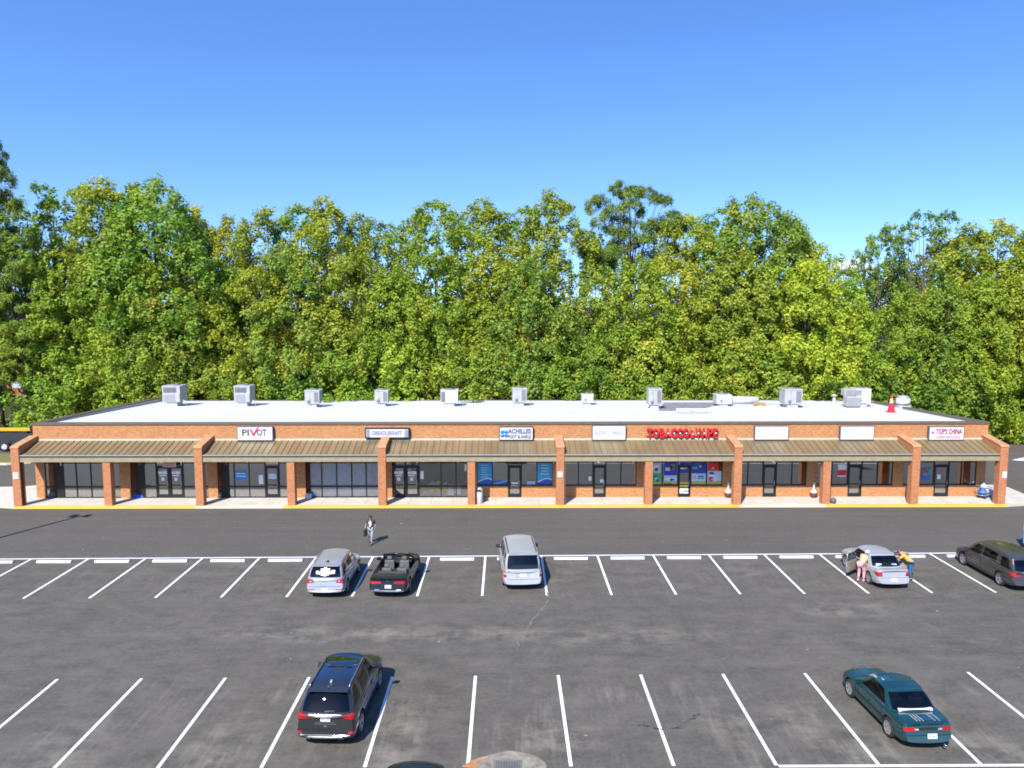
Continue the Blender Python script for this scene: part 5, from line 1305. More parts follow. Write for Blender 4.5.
    def side_decal(s, name, mat, root, y0, y1, z0, z1, off=.008, n=8, sides=('left', 'right')):
        for side in sides:
            a, b = (y0, y1) if side == 'right' else (-y1, -y0)
            s.decal(name, mat, root, [(a, z0), (b, z0), (b, z1), (a, z1)], side, off, n)
    def mirrors(s, root, y, x, z, mat=None):
        for sx in (-1, 1):
            mb = MB(); mb.bbox(*sorted((sx*(x+.02), sx*(x+.24))), y-.07, y+.06, z-.02, z+.15, .035); mb.bbox(*sorted((sx*(x-.08), sx*(x+.06))), y-.03, y+.03, z-.02, z+.03, .01)
            o = mb.build('mirror', mat or s.paint, root)
    def handles(s, root, ys, z, mat=None):
        for side in (-1, 1):
            for y in ys:
                h, nr = s.hit((side*3, y, z), (-side, 0, 0))
                if h is None: continue
                mb = MB(); mb.bbox(h.x-.012, h.x+.025 if side > 0 else h.x+.012, y-.11, y+.11, z-.018, z+.018, .008) if side > 0 else mb.bbox(h.x-.025, h.x+.012, y-.11, y+.11, z-.018, z+.018, .008)
                mb.build('door_handle', mat or s.paint, root)
    def plate(s, root, z, x=0.0, y=None, mat=None):
        h, nr = s.hit((x, -6, z+.07), (0, 1, 0)); t = max(-R(25), min(R(25), math.asin(max(-1, min(1, nr.z)))))
        mb = MB(); mb.bbox(-.155, .155, -.012, .008, 0, .155, .006); o = mb.build('number_plate', mat or M_PLATE, root, (x, h.y-.012, z)); o.rotation_euler = (-abs(t)*.6, 0, 0)
        k = MB(); add_text(k, random.choice(('RKT 4817', 'CLB 2064', 'TDA 7391', 'PHV 5528')), -.125, -.0125, .04, .25, .065, .003, bold=.01); k.build('plate_lettering', M_ROYAL, o)

def outline(pts): return pts
def place(name, label, rear_mid_px=None, loc=None, head=0.0, group=None):
    return thing(name, label, 'car', loc, R(head), group)
GCAR = 'cars parked in the lot'
# ---- generic SUV / crossover / van maker
def tall_car(name, label, loc, head, paint, L, W_, H_, wb, ro, belt, wr, roof_in, rear_lean, ws_lean, hood, van=False, **k):
    hw = W_/2; yr = -wb/2-ro; yf = yr+L
    cow = yf-hood                       # base of the windscreen
    c = Car(hw=hw, wb=wb, wr=wr, paint=paint, glassmat=k.get('glassmat', {}), seatmat=k.get('seatmat', M_SEAT), rimmat=k.get('rimmat', M_RIM), crown=.035, bow_r=.10, bow_f=.22,
            py=[yr, yr+.25, yr+.8, 0, cow-.1, yf-.55, yf-.18, yf], pw=[hw*.93, hw*.975, hw, hw, hw, hw*.985, hw*.93, hw*.84],
            pb=[.36, .27, .22, .21, .21, .22, .25, .30], ps=[belt-.02, belt, belt, belt-.02, belt-.05, belt-.13, belt-.20, belt-.30], pt=[belt, belt+.01, belt+.01, belt, belt+.01, belt-.05, belt-.12, belt-.25],
            rear=[(.2, .10), (.36, .0), (.58, .0), (.64, .07), (belt, .10)], front=[(.2, .08), (.35, 0), (.55, 0), (.7, .05), (belt, .16)])
    root = thing(name, label, 'car', loc, R(head), GCAR); c.root = root
    yb = yr+.16
    bw = hw*.925; tw = hw*roof_in
    c.belt = [(0, yb-.04, belt), (bw*.62, yb-.01, belt), (bw*.90, yb+.10, belt), (bw*.97, yb+.30, belt), (bw, yb+1.05, belt), (bw, -.05, belt-.01), (bw, cow-1.15, belt-.02), (bw*.99, cow-.50, belt-.03), (bw*.90, cow-.10, belt-.03), (bw*.5, cow+.12, belt-.02), (0, cow+.18, belt-.02)]
    yt = yr+rear_lean; fz = H_-.035; ft = cow-ws_lean
    c.roofl = [(0, yt-.05, fz-.03), (tw*.62, yt-.03, fz-.03), (tw*.95, yt+.04, fz-.035), (tw, yt+.22, fz-.02), (tw, yb+1.0, fz), (tw, -.10, fz+.0), (tw, ft-.75, fz-.01), (tw*.99, ft-.28, fz-.035), (tw*.92, ft-.06, fz-.05), (tw*.5, ft+.05, fz-.04), (0, ft+.08, fz-.035)]
    c.glazing = [('rear_window', 0, 1.75), ('quarter_window', 3, 4), ('rear_door_window', 4.25, 5), ('front_door_window', 5.25, 7), ('windshield', 8, 10)]
    c.seat_rows = k.get('rows', (-.75, .35)); c.sunroof = k.get('sunroof')
    c.build_body(root); c.build_cabin(root); c.wheels(root, k.get('spokes', 5))
    c.mirrors(root, cow-.38, bw, belt-.01, k.get('mirmat')); c.yr, c.yf, c.cow, c.belt_z, c.bw, c.tw, c.fz, c.yt, c.ft = yr, yf, cow, belt, bw, tw, fz, yt, ft
    # black surround of the side glass
    for y in (-.05,): pass
    c.seams(root, (cow-.35, -.02, yb+.95 if not van else yb+.75), .32, belt-.03)
    c.side_decal('sill_trim', k.get('sill', M_TRIM), root, -wb/2+wr+.1, wb/2-wr-.1, .23, .33)
    c.handles(root, (.15+(cow-.35)*.0, -.85), belt-.13)
    return c
def rear_common(c, lampz, lamph, lampw, platez, wrap=.0):
    r = c.root
# 1 silver crossover with a blue-and-white picture across its rear window
P1 = car_paint('silver_grey_paint', (0.36, 0.362, 0.365), .6, .22)
c = tall_car('crossover', 'silver crossover with white flower sticker on its rear window beside the convertible', (-8.68, 36.02+1.40, 0), 0.0, P1, 4.65, 1.86, 1.60, 2.80, .95, 1.00, .35, .74, .50, .62, 1.12, rows=(-.8, .3))
r = c.root
for sx in (-1, 1):
    c.decal('tail_lamp', M_TAIL, r, [(sx*.50, .80), (sx*.94, .76), (sx*.97, 1.03), (sx*.60, .93)], 'rear', .012, 8)
    c.decal('tail_lamp_lens', M_TAILC, r, [(sx*.62, .84), (sx*.72, .83), (sx*.72, .90), (sx*.64, .90)], 'rear', .018, 3)
    c.rect('reflector', M_TAIL, r, *sorted((sx*.50, sx*.90)), .475, .505, off=.010)
c.rect('bumper_trim', M_UNITG, r, -.82, .82, .30, .44, off=.006, n=14); c.rect('tailgate_gap', M_SEAM, r, -.86, .86, .612, .626, off=.006, n=14)
c.plate(r, .37); c.rect('badge', M_CHROME, r, -.07, .07, .86, .93, off=.012, n=3); c.rect('chrome_strip', M_CHROME, r, -.40, .40, .745, .765, off=.010, n=8)
c.rect('plate_recess', M_TRIM, r, -.28, .28, .355, .55, off=.0075, n=6) if False else None
st = MB()
# flower: petals laid on the rear glass
for k, (px_, pz, pr) in enumerate(((0, 1.30, .13), (-.14, 1.36, .11), (.14, 1.36, .11), (-.12, 1.22, .11), (.12, 1.22, .11), (0, 1.42, .10), (.0, 1.18, .10), (-.36, 1.27, .10), (.38, 1.29, .11), (-.28, 1.24, .07), (.27, 1.25, .08))):
    c.decal('sticker_petal', M_PAPER if k % 3 != 1 else plain('sticker_blush', (.62, .42, .46), .6), r, [(px_-pr*.7, pz-pr*.7), (px_+pr*.7, pz-pr*.7), (px_+pr*.75, pz+pr*.6), (px_-pr*.75, pz+pr*.6)], 'rear', .010+.0012*k, 3)
mb = MB(); mb.bbox(-.05, .05, c.yt+.25, c.yt+.42, c.fz+.03, c.fz+.085, .02); mb.build('aerial_fin', M_TRIM, r)
mb = MB(); mb.bbox(-.62, .62, c.yt-.19, c.yt+.05, c.fz-.03, c.fz+.005, .012); mb.build('spoiler', P1, r)
for sx in (-1, 1): mb = MB(); mb.tube([(sx*c.tw*.97, c.yt+.25, c.fz+.01), (sx*c.tw*.97, c.yt+.35, c.fz+.05), (sx*c.tw*.97, c.ft-.55, c.fz+.05), (sx*c.tw*.97, c.ft-.45, c.fz+.0)], .018, 6); mb.build('roof_rail', M_CHROME, r)

# 2 silver minivan
P2 = car_paint('champagne_silver_paint', (0.44, 0.44, 0.425), .55, .24)
c = tall_car('minivan', 'silver minivan with upright tail lamps parked alone in the middle of the upper row', (.66, 37.05+1.50, 0), 3.6, P2, 5.25, 1.94, 1.82, 2.98, 1.05, 1.03, .34, .80, .46, .78, .92, van=True, rows=(-.9, .4), mirmat=M_TRIM, glassmat={'quarter_window': M_CARGLD, 'rear_door_window': M_CARGLD})
r = c.root
for sx in (-1, 1):
    c.decal('tail_lamp', M_TAIL, r, [(sx*.80, .72), (sx*.965, .70), (sx*.955, 1.10), (sx*.84, 1.08)], 'rear', .012, 7)
    c.decal('tail_lamp_lens', M_TAILC, r, [(sx*.82, .84), (sx*.93, .83), (sx*.93, .93), (sx*.84, .93)], 'rear', .018, 3)
c.rect('tailgate_gap', M_SEAM, r, -.80, .80, .60, .613, off=.006, n=12); c.rect('chrome_strip', M_MAROON, r, -.34, .34, .92, .945, off=.012, n=6); c.rect('plate_recess', M_UNITG, r, -.36, .36, .69, .90, off=.006, n=6)
c.plate(r, .72); c.rect('bumper_step', M_UNITG, r, -.70, .70, .555, .585, off=.010, n=10)
mb = MB(); mb.bbox(-.70, .70, c.yt-.16, c.yt+.08, c.fz-.03, c.fz+.0, .012); mb.build('spoiler', P2, r)
for sx in (-1, 1): mb = MB(); mb.tube([(sx*c.tw*.90, c.yt+.2, c.fz+.0), (sx*c.tw*.90, c.yt+.3, c.fz+.05), (sx*c.tw*.90, c.ft-.5, c.fz+.05), (sx*c.tw*.90, c.ft-.4, c.fz+.0)], .022, 6); mb.build('roof_rail', M_TRIM, r)

# 3 brown minivan at the right edge
P3 = car_paint('bronze_brown_paint', (0.056, 0.049, 0.041), .6, .2, .7)
c = tall_car('minivan', 'dark bronze minivan at the right end of the upper row', (25.66, 36.74+1.515, 0), 0.3, P3, 5.13, 1.94, 1.62, 3.03, 1.10, .99, .345, .82, .50, .80, .98, van=True, rows=(-.9, .4), glassmat={'quarter_window': M_CARGLD, 'rear_door_window': M_CARGLD}, sill=P3)
r = c.root
for sx in (-1, 1): c.decal('tail_lamp', M_TAIL, r, [(sx*.50, .80), (sx*.99, .78), (sx*.985, .95), (sx*.55, .93)], 'rear', .012, 8)
for s_ in ('left',): c.decal('tail_lamp', M_TAIL, r, [(-c.yr-.42, .84), (-c.yr-.06, .80), (-c.yr-.06, .95), (-c.yr-.36, .93)], 'left', .012, 6)
c.rect('chrome_strip', M_CHROME, r, -.5, .5, .955, 1.0, off=.012, n=8); c.plate(r, .62); c.side_decal('chrome_strip', M_CHROME, r, -1.0, 1.05, .565, .585, .010, 14)
c.side_decal('slide_rail', M_SEAM, r, -1.95, -1.0, .80, .815, .006, 10)
for sx in (-1, 1): mb = MB(); mb.tube([(sx*c.tw*.93, c.yt+.2, c.fz+.0), (sx*c.tw*.93, c.yt+.3, c.fz+.05), (sx*c.tw*.93, c.ft-.6, c.fz+.05), (sx*c.tw*.93, c.ft-.5, c.fz+.0)], .02, 6); mb.build('roof_rail', P3, r)

# 4 dark grey sport utility with glass roof
P4 = car_paint('graphite_paint', (0.026, 0.026, 0.027), .6, .12, .9)
c = tall_car('sport_utility_vehicle', 'dark grey sport utility vehicle with black glass roof in the lower row', (-5.66, 23.72+1.50, 0), -2.2, P4, 4.95, 1.94, 1.76, 3.0, .96, 1.10, .385, .70, .62, .66, 1.22, rows=(-.8, .35), sunroof=(-1.45, .75, .60), glassmat={'roof_glass': make_glass('roof_glass', (.04, .05, .06), 1.5, base=.06), 'quarter_window': M_CARGLD, 'rear_door_window': M_CARGLD}, spokes=5)
r = c.root
for sx in (-1, 1):
    c.decal('tail_lamp', M_TAIL, r, [(sx*.52, .97), (sx*.95, .93), (sx*.955, 1.11), (sx*.50, 1.07)], 'rear', .014, 8)
    c.rect('reflector', M_TAIL, r, *sorted((sx*.74, sx*.93)), .50, .58, off=.012); c.rect('exhaust', M_CHROME, r, *sorted((sx*.46, sx*.60)), .335, .385, off=.02, n=4)
c.rect('chrome_strip', M_CHROME, r, -.52, .52, 1.075, 1.10, off=.012, n=10); c.rect('chrome_strip', M_CHROME, r, -.80, .80, .44, .475, off=.014, n=14); c.rect('bumper_trim', M_TRIM, r, -.85, .85, .24, .42, off=.008, n=14)
c.rect('chrome_strip', M_CHROME, r, -.35, .35, .775, .79, off=.012, n=8); c.plate(r, .86); c.rect('badge', M_CHROME, r, -.05, .05, .70, .74, off=.012, n=3)
c.rect('tailgate_gap', M_SEAM, r, -.86, .86, .632, .645, off=.006, n=14)
mb = MB(); mb.bbox(-.66, .66, c.yt-.20, c.yt+.05, c.fz-.035, c.fz+.005, .014); mb.build('spoiler', P4, r)
mb = MB(); mb.tube([(0, c.yt+.02, c.fz+.01), (0, c.yt-.06, c.fz+.10)], [.02, .008], 6); mb.bbox(-.035, .035, c.yt+.28, c.yt+.40, c.fz+.02, c.fz+.09, .015); mb.build('aerial_fin', M_UNITG, r)
for sx in (-1, 1): mb = MB(); mb.tube([(sx*c.tw*.95, c.yt+.1, c.fz+.0), (sx*c.tw*.95, c.yt+.22, c.fz+.055), (sx*c.tw*.95, c.ft-.45, c.fz+.055), (sx*c.tw*.95, c.ft-.35, c.fz+.0)], .022, 6); mb.build('roof_rail', M_CHROME, r)
mb = MB(); mb.box(-c.tw*.62, c.tw*.62, -.42, -.36, c.fz+.036, c.fz+.045); mb.build('roof_bar', P4, r)
c.side_decal('chrome_strip', M_CHROME, r, -1.3, .95, 1.065, 1.08, .012, 14)
c.decal('rear_wiper', M_TRIM, r, [(-.02, 1.17), (.30, 1.20), (.30, 1.215), (-.02, 1.20)], 'rear', .015, 5); c.rect('lower_valance', M_UNITG, r, -.55, .55, .40, .425, off=.016, n=8)
c.rect('bumper_top', P4, r, -.84, .84, .60, .628, off=.014, n=12); c.rect('chrome_strip', M_CHROME, r, -.30, .30, .825, .838, off=.012, n=6)

# ---- saloons
def low_car(name, label, loc, head, paint, L, W_, H_, wb, ro, belt, deck, wr, roof_in, boot, hood, rl, wl, cat='car', cabin=True, **k):
    hw = W_/2; yr = -wb/2-ro; yf = yr+L; cow = yf-hood; yb = yr+boot
    c = Car(hw=hw, wb=wb, wr=wr, paint=paint, glassmat=k.get('glassmat', {}), seatmat=k.get('seatmat', M_SEAT), rimmat=k.get('rimmat', M_RIM), crown=.03, bow_r=.14, bow_f=.26,
            py=[yr, yr+.22, yb, 0, cow-.1, yf-.55, yf-.18, yf], pw=[hw*.90, hw*.955, hw, hw, hw, hw*.975, hw*.92, hw*.82],
            pb=[.33, .25, .21, .20, .20, .21, .24, .28], ps=[deck-.06, deck-.03, belt, belt-.02, belt-.05, belt-.13, belt-.20, belt-.28], pt=[deck, deck+.01, belt+.01, belt, belt+.01, belt-.04, belt-.10, belt-.22],
            rear=[(.2, .12), (.34, .0), (.54, .0), (.60, .05), (deck-.04, .09), (deck, .13)], front=[(.2, .08), (.35, 0), (.5, 0), (.62, .05), (belt, .20)])
    if not cabin:
        c.pt = [deck, deck+.0, belt-.02, belt-.30, belt+.01, belt-.04, belt-.10, belt-.22]; c.py = c.py[:]
        c.py = [yr, yr+.22, yb, yb+.22, cow-.25, cow, yf-.55, yf-.18, yf]; c.pw = [hw*.90, hw*.955, hw, hw, hw, hw, hw*.975, hw*.92, hw*.82]; c.pb = [.33, .25, .21, .20, .20, .20, .21, .24, .28]
        c.ps = [deck-.06, deck-.03, belt, belt-.01, belt-.03, belt-.04, belt-.13, belt-.20, belt-.28]; c.pt = [deck, deck, belt+.0, belt-.42, belt-.42, belt+.01, belt-.04, belt-.10, belt-.22]
    root = thing(name, label, cat, loc, R(head), GCAR); c.root = root
    bw = hw*.925; tw = hw*roof_in
    c.belt = [(0, yb-.12, belt), (bw*.60, yb-.07, belt), (bw*.90, yb+.10, belt), (bw*.985, yb+.42, belt), (bw, yb+.85, belt), (bw, -.12, belt-.01), (bw, cow-1.0, belt-.02), (bw*.99, cow-.45, belt-.03), (bw*.90, cow-.10, belt-.03), (bw*.5, cow+.12, belt-.02), (0, cow+.18, belt-.02)]
    yt = yb+rl; ft = cow-wl; fz = H_-.03
    c.roofl = [(0, yt-.04, fz-.03), (tw*.60, yt-.02, fz-.03), (tw*.94, yt+.04, fz-.035), (tw, yt+.20, fz-.02), (tw, yt+.42, fz-.01), (tw, (yt+ft)/2-.05, fz), (tw, ft-.42, fz-.01), (tw*.99, ft-.20, fz-.03), (tw*.92, ft-.05, fz-.045), (tw*.5, ft+.05, fz-.035), (0, ft+.07, fz-.03)]
    c.glazing = [('rear_window', 0, 2), ('quarter_window', 3, 4), ('rear_door_window', 4, 5), ('front_door_window', 5, 7), ('windshield', 8, 10)]
    c.seat_rows = k.get('rows', (-.75, .25))
    c.build_body(root)
    if cabin: c.build_cabin(root)
    c.wheels(root, k.get('spokes', 5)); c.mirrors(root, cow-.36, bw, belt-.02, k.get('mirmat'))
    c.yr, c.yf, c.cow, c.belt_z, c.deck, c.bw, c.tw, c.fz, c.yb, c.yt, c.ft = yr, yf, cow, belt, deck, bw, tw, fz, yb, yt, ft
    c.seams(root, k.get('gaps', (cow-.32, -.10, yb+.55)), .30, belt-.04)
    c.handles(root, k.get('hy', (.12, -.78)), belt-.13)
    return c
# 5 silver saloon with people at its open doors
P5 = car_paint('pale_silver_paint', (0.40, 0.40, 0.40), .55, .25)
c5 = low_car('sedan', 'silver saloon with doors open and people leaning in from both sides', (19.08, 37.02+1.27, 0), 1.2, P5, 4.45, 1.72, 1.46, 2.54, 1.0, .93, .99, .31, .74, .80, 1.12, .52, .62)
c = c5; r = c.root
for sx in (-1, 1):
    c.decal('tail_lamp', M_TAIL, r, [(sx*.56, .70), (sx*.80, .66), (sx*.855, .86), (sx*.62, .90)], 'rear', .012, 7)
c.rect('boot_gap', M_SEAM, r, -.70, .70, .612, .624, off=.006, n=12); c.rect('chrome_strip', plain('badge_pink', (.5, .33, .33), .3), r, -.38, .38, .775, .79, off=.012, n=8); c.plate(r, .44); c.rect('bumper_strip', M_UNITG, r, -.72, .72, .545, .56, off=.006, n=12)
# parcel shelf things, door openings and the open doors
for x, m in ((-.42, M_PAPER), (.34, M_SKYB)):
    mb = MB(); mb.bbox(x-.14, x+.14, c.yb+.02, c.yb+.24, .95, 1.08, .03); mb.build('speaker_pod', m, r)
c.decal('door_opening', M_CABIN, r, [(-.05, .34), (.62, .34), (.62, .90), (-.05, .90)], 'left', .010, 8); c.decal('door_opening', M_CABIN, r, [(-.62, .34), (.05, .34), (.05, .90), (-.62, .90)], 'right', .010, 8)
def open_door(c, sx, yh, ln_, ang, name='open_door'):
    """a door standing open, hinged at its front edge"""
    o = bpy.data.objects.new(name, None)
    mb = MB(); prof = [(0, .30), (0, .86), (-ln_*.98, .90), (-ln_, .62), (-ln_*.90, .30)]
    v = [(-.03, y, z) for y, z in prof]+[(.03, y, z) for y, z in prof]; n = len(prof)
    mb.add(v, [tuple(range(n)), tuple(range(2*n-1, n-1, -1))]+[(i, n+i, n+(i+1) % n, (i+1) % n) for i in range(n)])
    fr = [(0, .86), (-ln_*.10, 1.12), (-ln_*.30, 1.30), (-ln_*.92, 1.33), (-ln_*.98, .90)]
    mb.tube([(-.0-sx*.0, y, z) for y, z in fr], .022, 6)
    d = mb.build('door', c.paint, c.root, (sx*(c.hw-.03), yh, 0)); d.rotation_euler = (0, 0, sx*R(ang)); fix_normals(d)
    g = MB(); g.add([(.0, y, z) for y, z in fr], [tuple(range(len(fr)))]); g.build('door_window', M_CARGL, d)
    g = MB(); g.bbox(-.045 if sx > 0 else .031, -.031 if sx > 0 else .045, -ln_*.85, -.12, .36, .80, .006); g.build('door_card', M_TAN, d)
open_door(c5, -1, .10, 1.02, 52); open_door(c5, 1, .02, 1.0, 55)

# 6 dark green saloon
P6 = car_paint('teal_green_paint', (0.006, 0.048, 0.052), .5, .15, .9)
c = low_car('sedan', 'dark teal saloon with white strip behind its rear window in the lower row', (13.19, 23.43+1.27, 0), 2.6, P6, 4.45, 1.69, 1.38, 2.54, 1.0, .90, .93, .315, .73, .86, 1.22, .62, .70, rimmat=plain('silver_hubcap', (.40, .39, .36), .4, .5), spokes=7)
r = c.root
for sx in (-1, 1):
    c.decal('tail_lamp', M_TAIL, r, [(sx*.38, .665), (sx*.76, .655), (sx*.765, .78), (sx*.46, .77)], 'rear', .012, 8); c.decal('tail_lamp_lens', M_TAILC, r, [(sx*.30, .69), (sx*.42, .685), (sx*.46, .735), (sx*.34, .735)], 'rear', .014, 4)
c.rect('lamp_panel', M_TRIM, r, -.30, .30, .675, .765, off=.008, n=8); c.rect('boot_gap', M_SEAM, r, -.72, .72, .628, .64, off=.006, n=12); c.plate(r, .42, .12); c.rect('bumper_strip', M_SEAM, r, -.80, .80, .515, .545, off=.008, n=14)
mb = MB(); mb.bbox(-.56, .56, c.yb-.01, c.yb+.10, .90, .995, .02); mb.build('rear_shelf', plain('sunshade_white', (.95, .95, .95), .6, var=.02), r)
mb = MB(); mb.bbox(-.40, .28, c.yb+.26, c.yb+.6, .90, .96, .02); mb.build('parcel_shelf', M_CABIN, r)
c.side_decal('rubbing_strip', M_TRIM, r, -1.25, 1.0, .50, .545, .012, 14); c.side_decal('waist_line', M_CHROME, r, -.95, .95, .885, .90, .008, 12)
mb = MB(); mb.tube([(.48, c.yr+.12, .26), (.48, c.yr-.03, .25)], .03, 8); mb.build('exhaust', M_CHROME, r)
# worn lacquer on the roof and boot lid
M_WORN = plain('worn_lacquer', (0.30, 0.33, 0.31), .7, var=.4, vscale=9)
for x0, x1, y0, y1 in ((-.58, -.46, .05, .55), (-.50, -.30, .35, .62), (-.44, -.36, -.20, .0), (-.22, -.10, .42, .56)):
    c.decal('worn_patch', M_WORN, r, [(x0, y0), (x1, y0+.04), (x1-.03, y1), (x0+.02, y1-.05)], 'top', .006, 5)
for x0 in (-.34, -.24, -.14, .24, .40): c.decal('worn_patch', M_WORN, r, [(x0, c.yr+.24), (x0+.035, c.yr+.24), (x0+.02, c.yb-.22), (x0-.02, c.yb-.20)], 'top', .006, 4)

# 7 black convertible
P7 = car_paint('black_green_paint', (0.006, 0.008, 0.009), .2, .2, .3)
c = low_car('convertible', 'black convertible with its roof down and grey seats, upper row', (-5.60, 36.14+1.42, 0), -2.4, P7, 4.80, 1.90, 1.36, 2.84, 1.02, .93, .97, .36, .74, .98, 1.42, .5, .6, cabin=False, hy=(.0,), gaps=(.95, -.45), rimmat=plain('dark_alloy', (.12, .12, .125), .3, .7))
r = c.root
for sx in (-1, 1):
    c.decal('tail_lamp', M_TAIL, r, [(sx*.30, .72), (sx*.82, .70), (sx*.83, .85), (sx*.34, .83)], 'rear', .012, 8)
    c.rect('reflector', M_CHROME, r, *sorted((sx*.40, sx*.62)), .42, .45, off=.010, n=5)
c.rect('lamp_panel', M_TRIM, r, -.86, .86, .68, .705, off=.006, n=12); c.plate(r, .50, .02); c.rect('badge', M_CHROME, r, -.07, .07, .84, .88, off=.012, n=3); c.rect('bumper_strip', M_UNITG, r, -.78, .78, .38, .40, off=.010, n=12)
mb = MB(); mb.bbox(-.72, .72, c.yb+.20, c.cow-.20, .50, .56, .01); mb.build('interior', M_CABIN, r)
for sx in (-1, 1):
    for y, s_ in ((.25, 1.0), (-.52, .85)):
        mb = MB(); mb.bbox(sx*.38-.24, sx*.38+.24, y-.10, y+.06, .56, .95*s_+.08, .05); mb.bbox(sx*.38-.12, sx*.38+.12, y-.09, y+.0, 1.02*s_+.06, 1.02*s_+.22, .035); mb.bbox(sx*.38-.22, sx*.38+.22, y+.02, y+.48, .54, .68, .05); mb.build('seat', plain('grey_leather', (.11, .11, .105), .6), r)
mb = MB(); mb.bbox(-.70, .70, c.cow-.55, c.cow-.12, .80, .93, .04); mb.build('dashboard', M_CABIN, r)
mb = MB(); mb.lathe([(.17, -.015), (.185, 0), (.17, .015), (.155, 0)], 20, 'y', (-.38, c.cow-.66, .92), close=True); mb.build('steering_wheel', M_TRIM, r)
mb = MB(); W0 = [(-c.bw*.93, c.cow-.12, .93), (-c.bw*.78, c.cow-.72, 1.33), (0, c.cow-.64, 1.36), (c.bw*.78, c.cow-.72, 1.33), (c.bw*.93, c.cow-.12, .93)]; mb.tube(W0, .03, 8); mb.build('windshield_frame', P7, r)
mb = MB(); mb.add([W0[0], (0, c.cow+.10, .94), W0[4], W0[3], W0[2], W0[1]], [(0, 1, 4, 5), (1, 2, 3, 4)]); mb.build('windshield', M_CARGL, r)
mb = MB(); mb.bbox(-.66, .66, c.yb-.02, c.yb+.20, .88, .99, .05); mb.build('folded_roof', plain('dark_canvas', (.05, .047, .04), .85), r)
c.decal('hood_decal', plain('copper_tint', (.20, .11, .05), .3), r, [(-.30, c.cow+.35), (.30, c.cow+.35), (.32, c.yf-.45), (-.32, c.yf-.45)], 'top', .005, 8)

# 8 the car at the bottom edge, only its nose in view
P8 = car_paint('black_paint', (0.014, 0.016, 0.02), .5, .15)
c = low_car('sedan', 'black car showing only its glossy nose at the bottom edge', (-2.60, 18.86, 0), 0.0, P8, 4.6, 1.80, 1.43, 2.65, 1.0, .93, .98, .32, .74, .85, 1.15, .52, .64)
for sx in (-1, 1): c.decal('headlamp', M_TAILC, c.root, [(sx*.52, .58), (sx*.80, .60), (sx*.78, .70), (sx*.50, .68)], 'front', .012, 6)

# 9 flatbed work truck beyond the left end of the shops
b = on_ground(6, 452)
t = thing('flatbed_truck', 'black flatbed work truck with a yellow boom lying along it', 'truck', (b.x-.2, b.y+1.2, 0), 0.0)
mb = MB(); mb.bbox(-4.6, 3.2, -1.1, 1.1, .78, 1.0, .03); mb.bbox(-4.6, 3.2, -.5, .5, .5, .78, .02); mb.build('chassis', M_TRIM, t)
mb = MB(); mb.bbox(-4.6, 3.1, -1.12, -1.04, 1.001, 1.75, .02); mb.bbox(-4.6, 3.1, 1.04, 1.12, 1.001, 1.75, .02); mb.bbox(3.02, 3.1, -1.03, 1.03, 1.001, 1.75, .02); mb.build('side_board', plain('truck_black', (.03, .032, .036), .4), t)
for x in (-2.6, -.0, 1.1):
    for sy in (-1, 1):
        mb = MB(); mb.lathe([(.28, -.14), (.46, -.14), (.50, -.08), (.50, .08), (.46, .14), (.28, .14)], 24, 'y', (x, sy*1.0, .5)); w_ = mb.build('wheel', M_TYRE, t)
        mb = MB(); mb.lathe([(0, -.10*1), (.12, -.12), (.20, -.06), (.29, -.13), (.29, .13), (.2, .06), (0, .1)], 20, 'y', (x, sy*1.0, .5)); mb.build('rim', M_UNITW, w_)
mb = MB(); mb.bbox(-6.6, -4.7, -1.05, 1.05, .6, 2.5, .12); mb.build('cab', plain('truck_black', (.03, .032, .036), .4), t); mb = MB(); mb.bbox(-6.3, -5.1, -1.07, 1.07, 1.65, 2.3, .05); mb.build('cab_window', M_CARGLD, t)
o = thing('crane_boom', 'yellow lifting boom resting on the black flatbed truck', 'boom', (b.x-.2, b.y+1.2, 1.76))
mb = MB(); mb.bbox(-4.2, 2.6, -.35, -.05, .12, .42, .03); mb.bbox(-3.4, 1.8, .15, .35, .10, .35, .03); mb.build('arm', plain('machine_yellow', (.62, .36, .02), .5), o)
mb = MB(); mb.bbox(-3.8, -3.4, -.5, .5, 0, .12, .02); mb.bbox(1.4, 1.8, -.5, .5, 0, .12, .02); mb.bbox(2.1, 2.9, -.45, .1, .0, .7, .05); mb.build('cradle', M_TRIM, o)
# a low brick building seen in glimpses far beyond the trees at the left
hx = on_plane(26, 390, 118)
t = thing('far_building', 'distant red brick building glimpsed between trunks at far left', 'building', (hx.x, 118, 0))
mb = MB(); mb.box(-9, 9, 0, 8, 0, 6.2); mb.build('wall', make_brick('far_brick', (.36, .10, .05), (.28, .08, .05), (.42, .14, .07)), t)
mb = MB(); mb.box(-9.3, 9.3, -.3, 8.3, 6.2, 6.6); mb.build('roof', M_UNITW, t)
for x in (-7, -4.2, -1.4, 1.4, 4.2, 7):
    for z in (1.2, 4.0): mb = MB(); mb.box(x-.7, x+.7, -.05, .02, z, z+1.4); w_ = mb.build('window', M_SIGNW, t); mb = MB(); mb.box(x-.6, x+.6, -.06, -.05, z+.1, z+1.3); mb.build('pane', M_SKYB, w_)
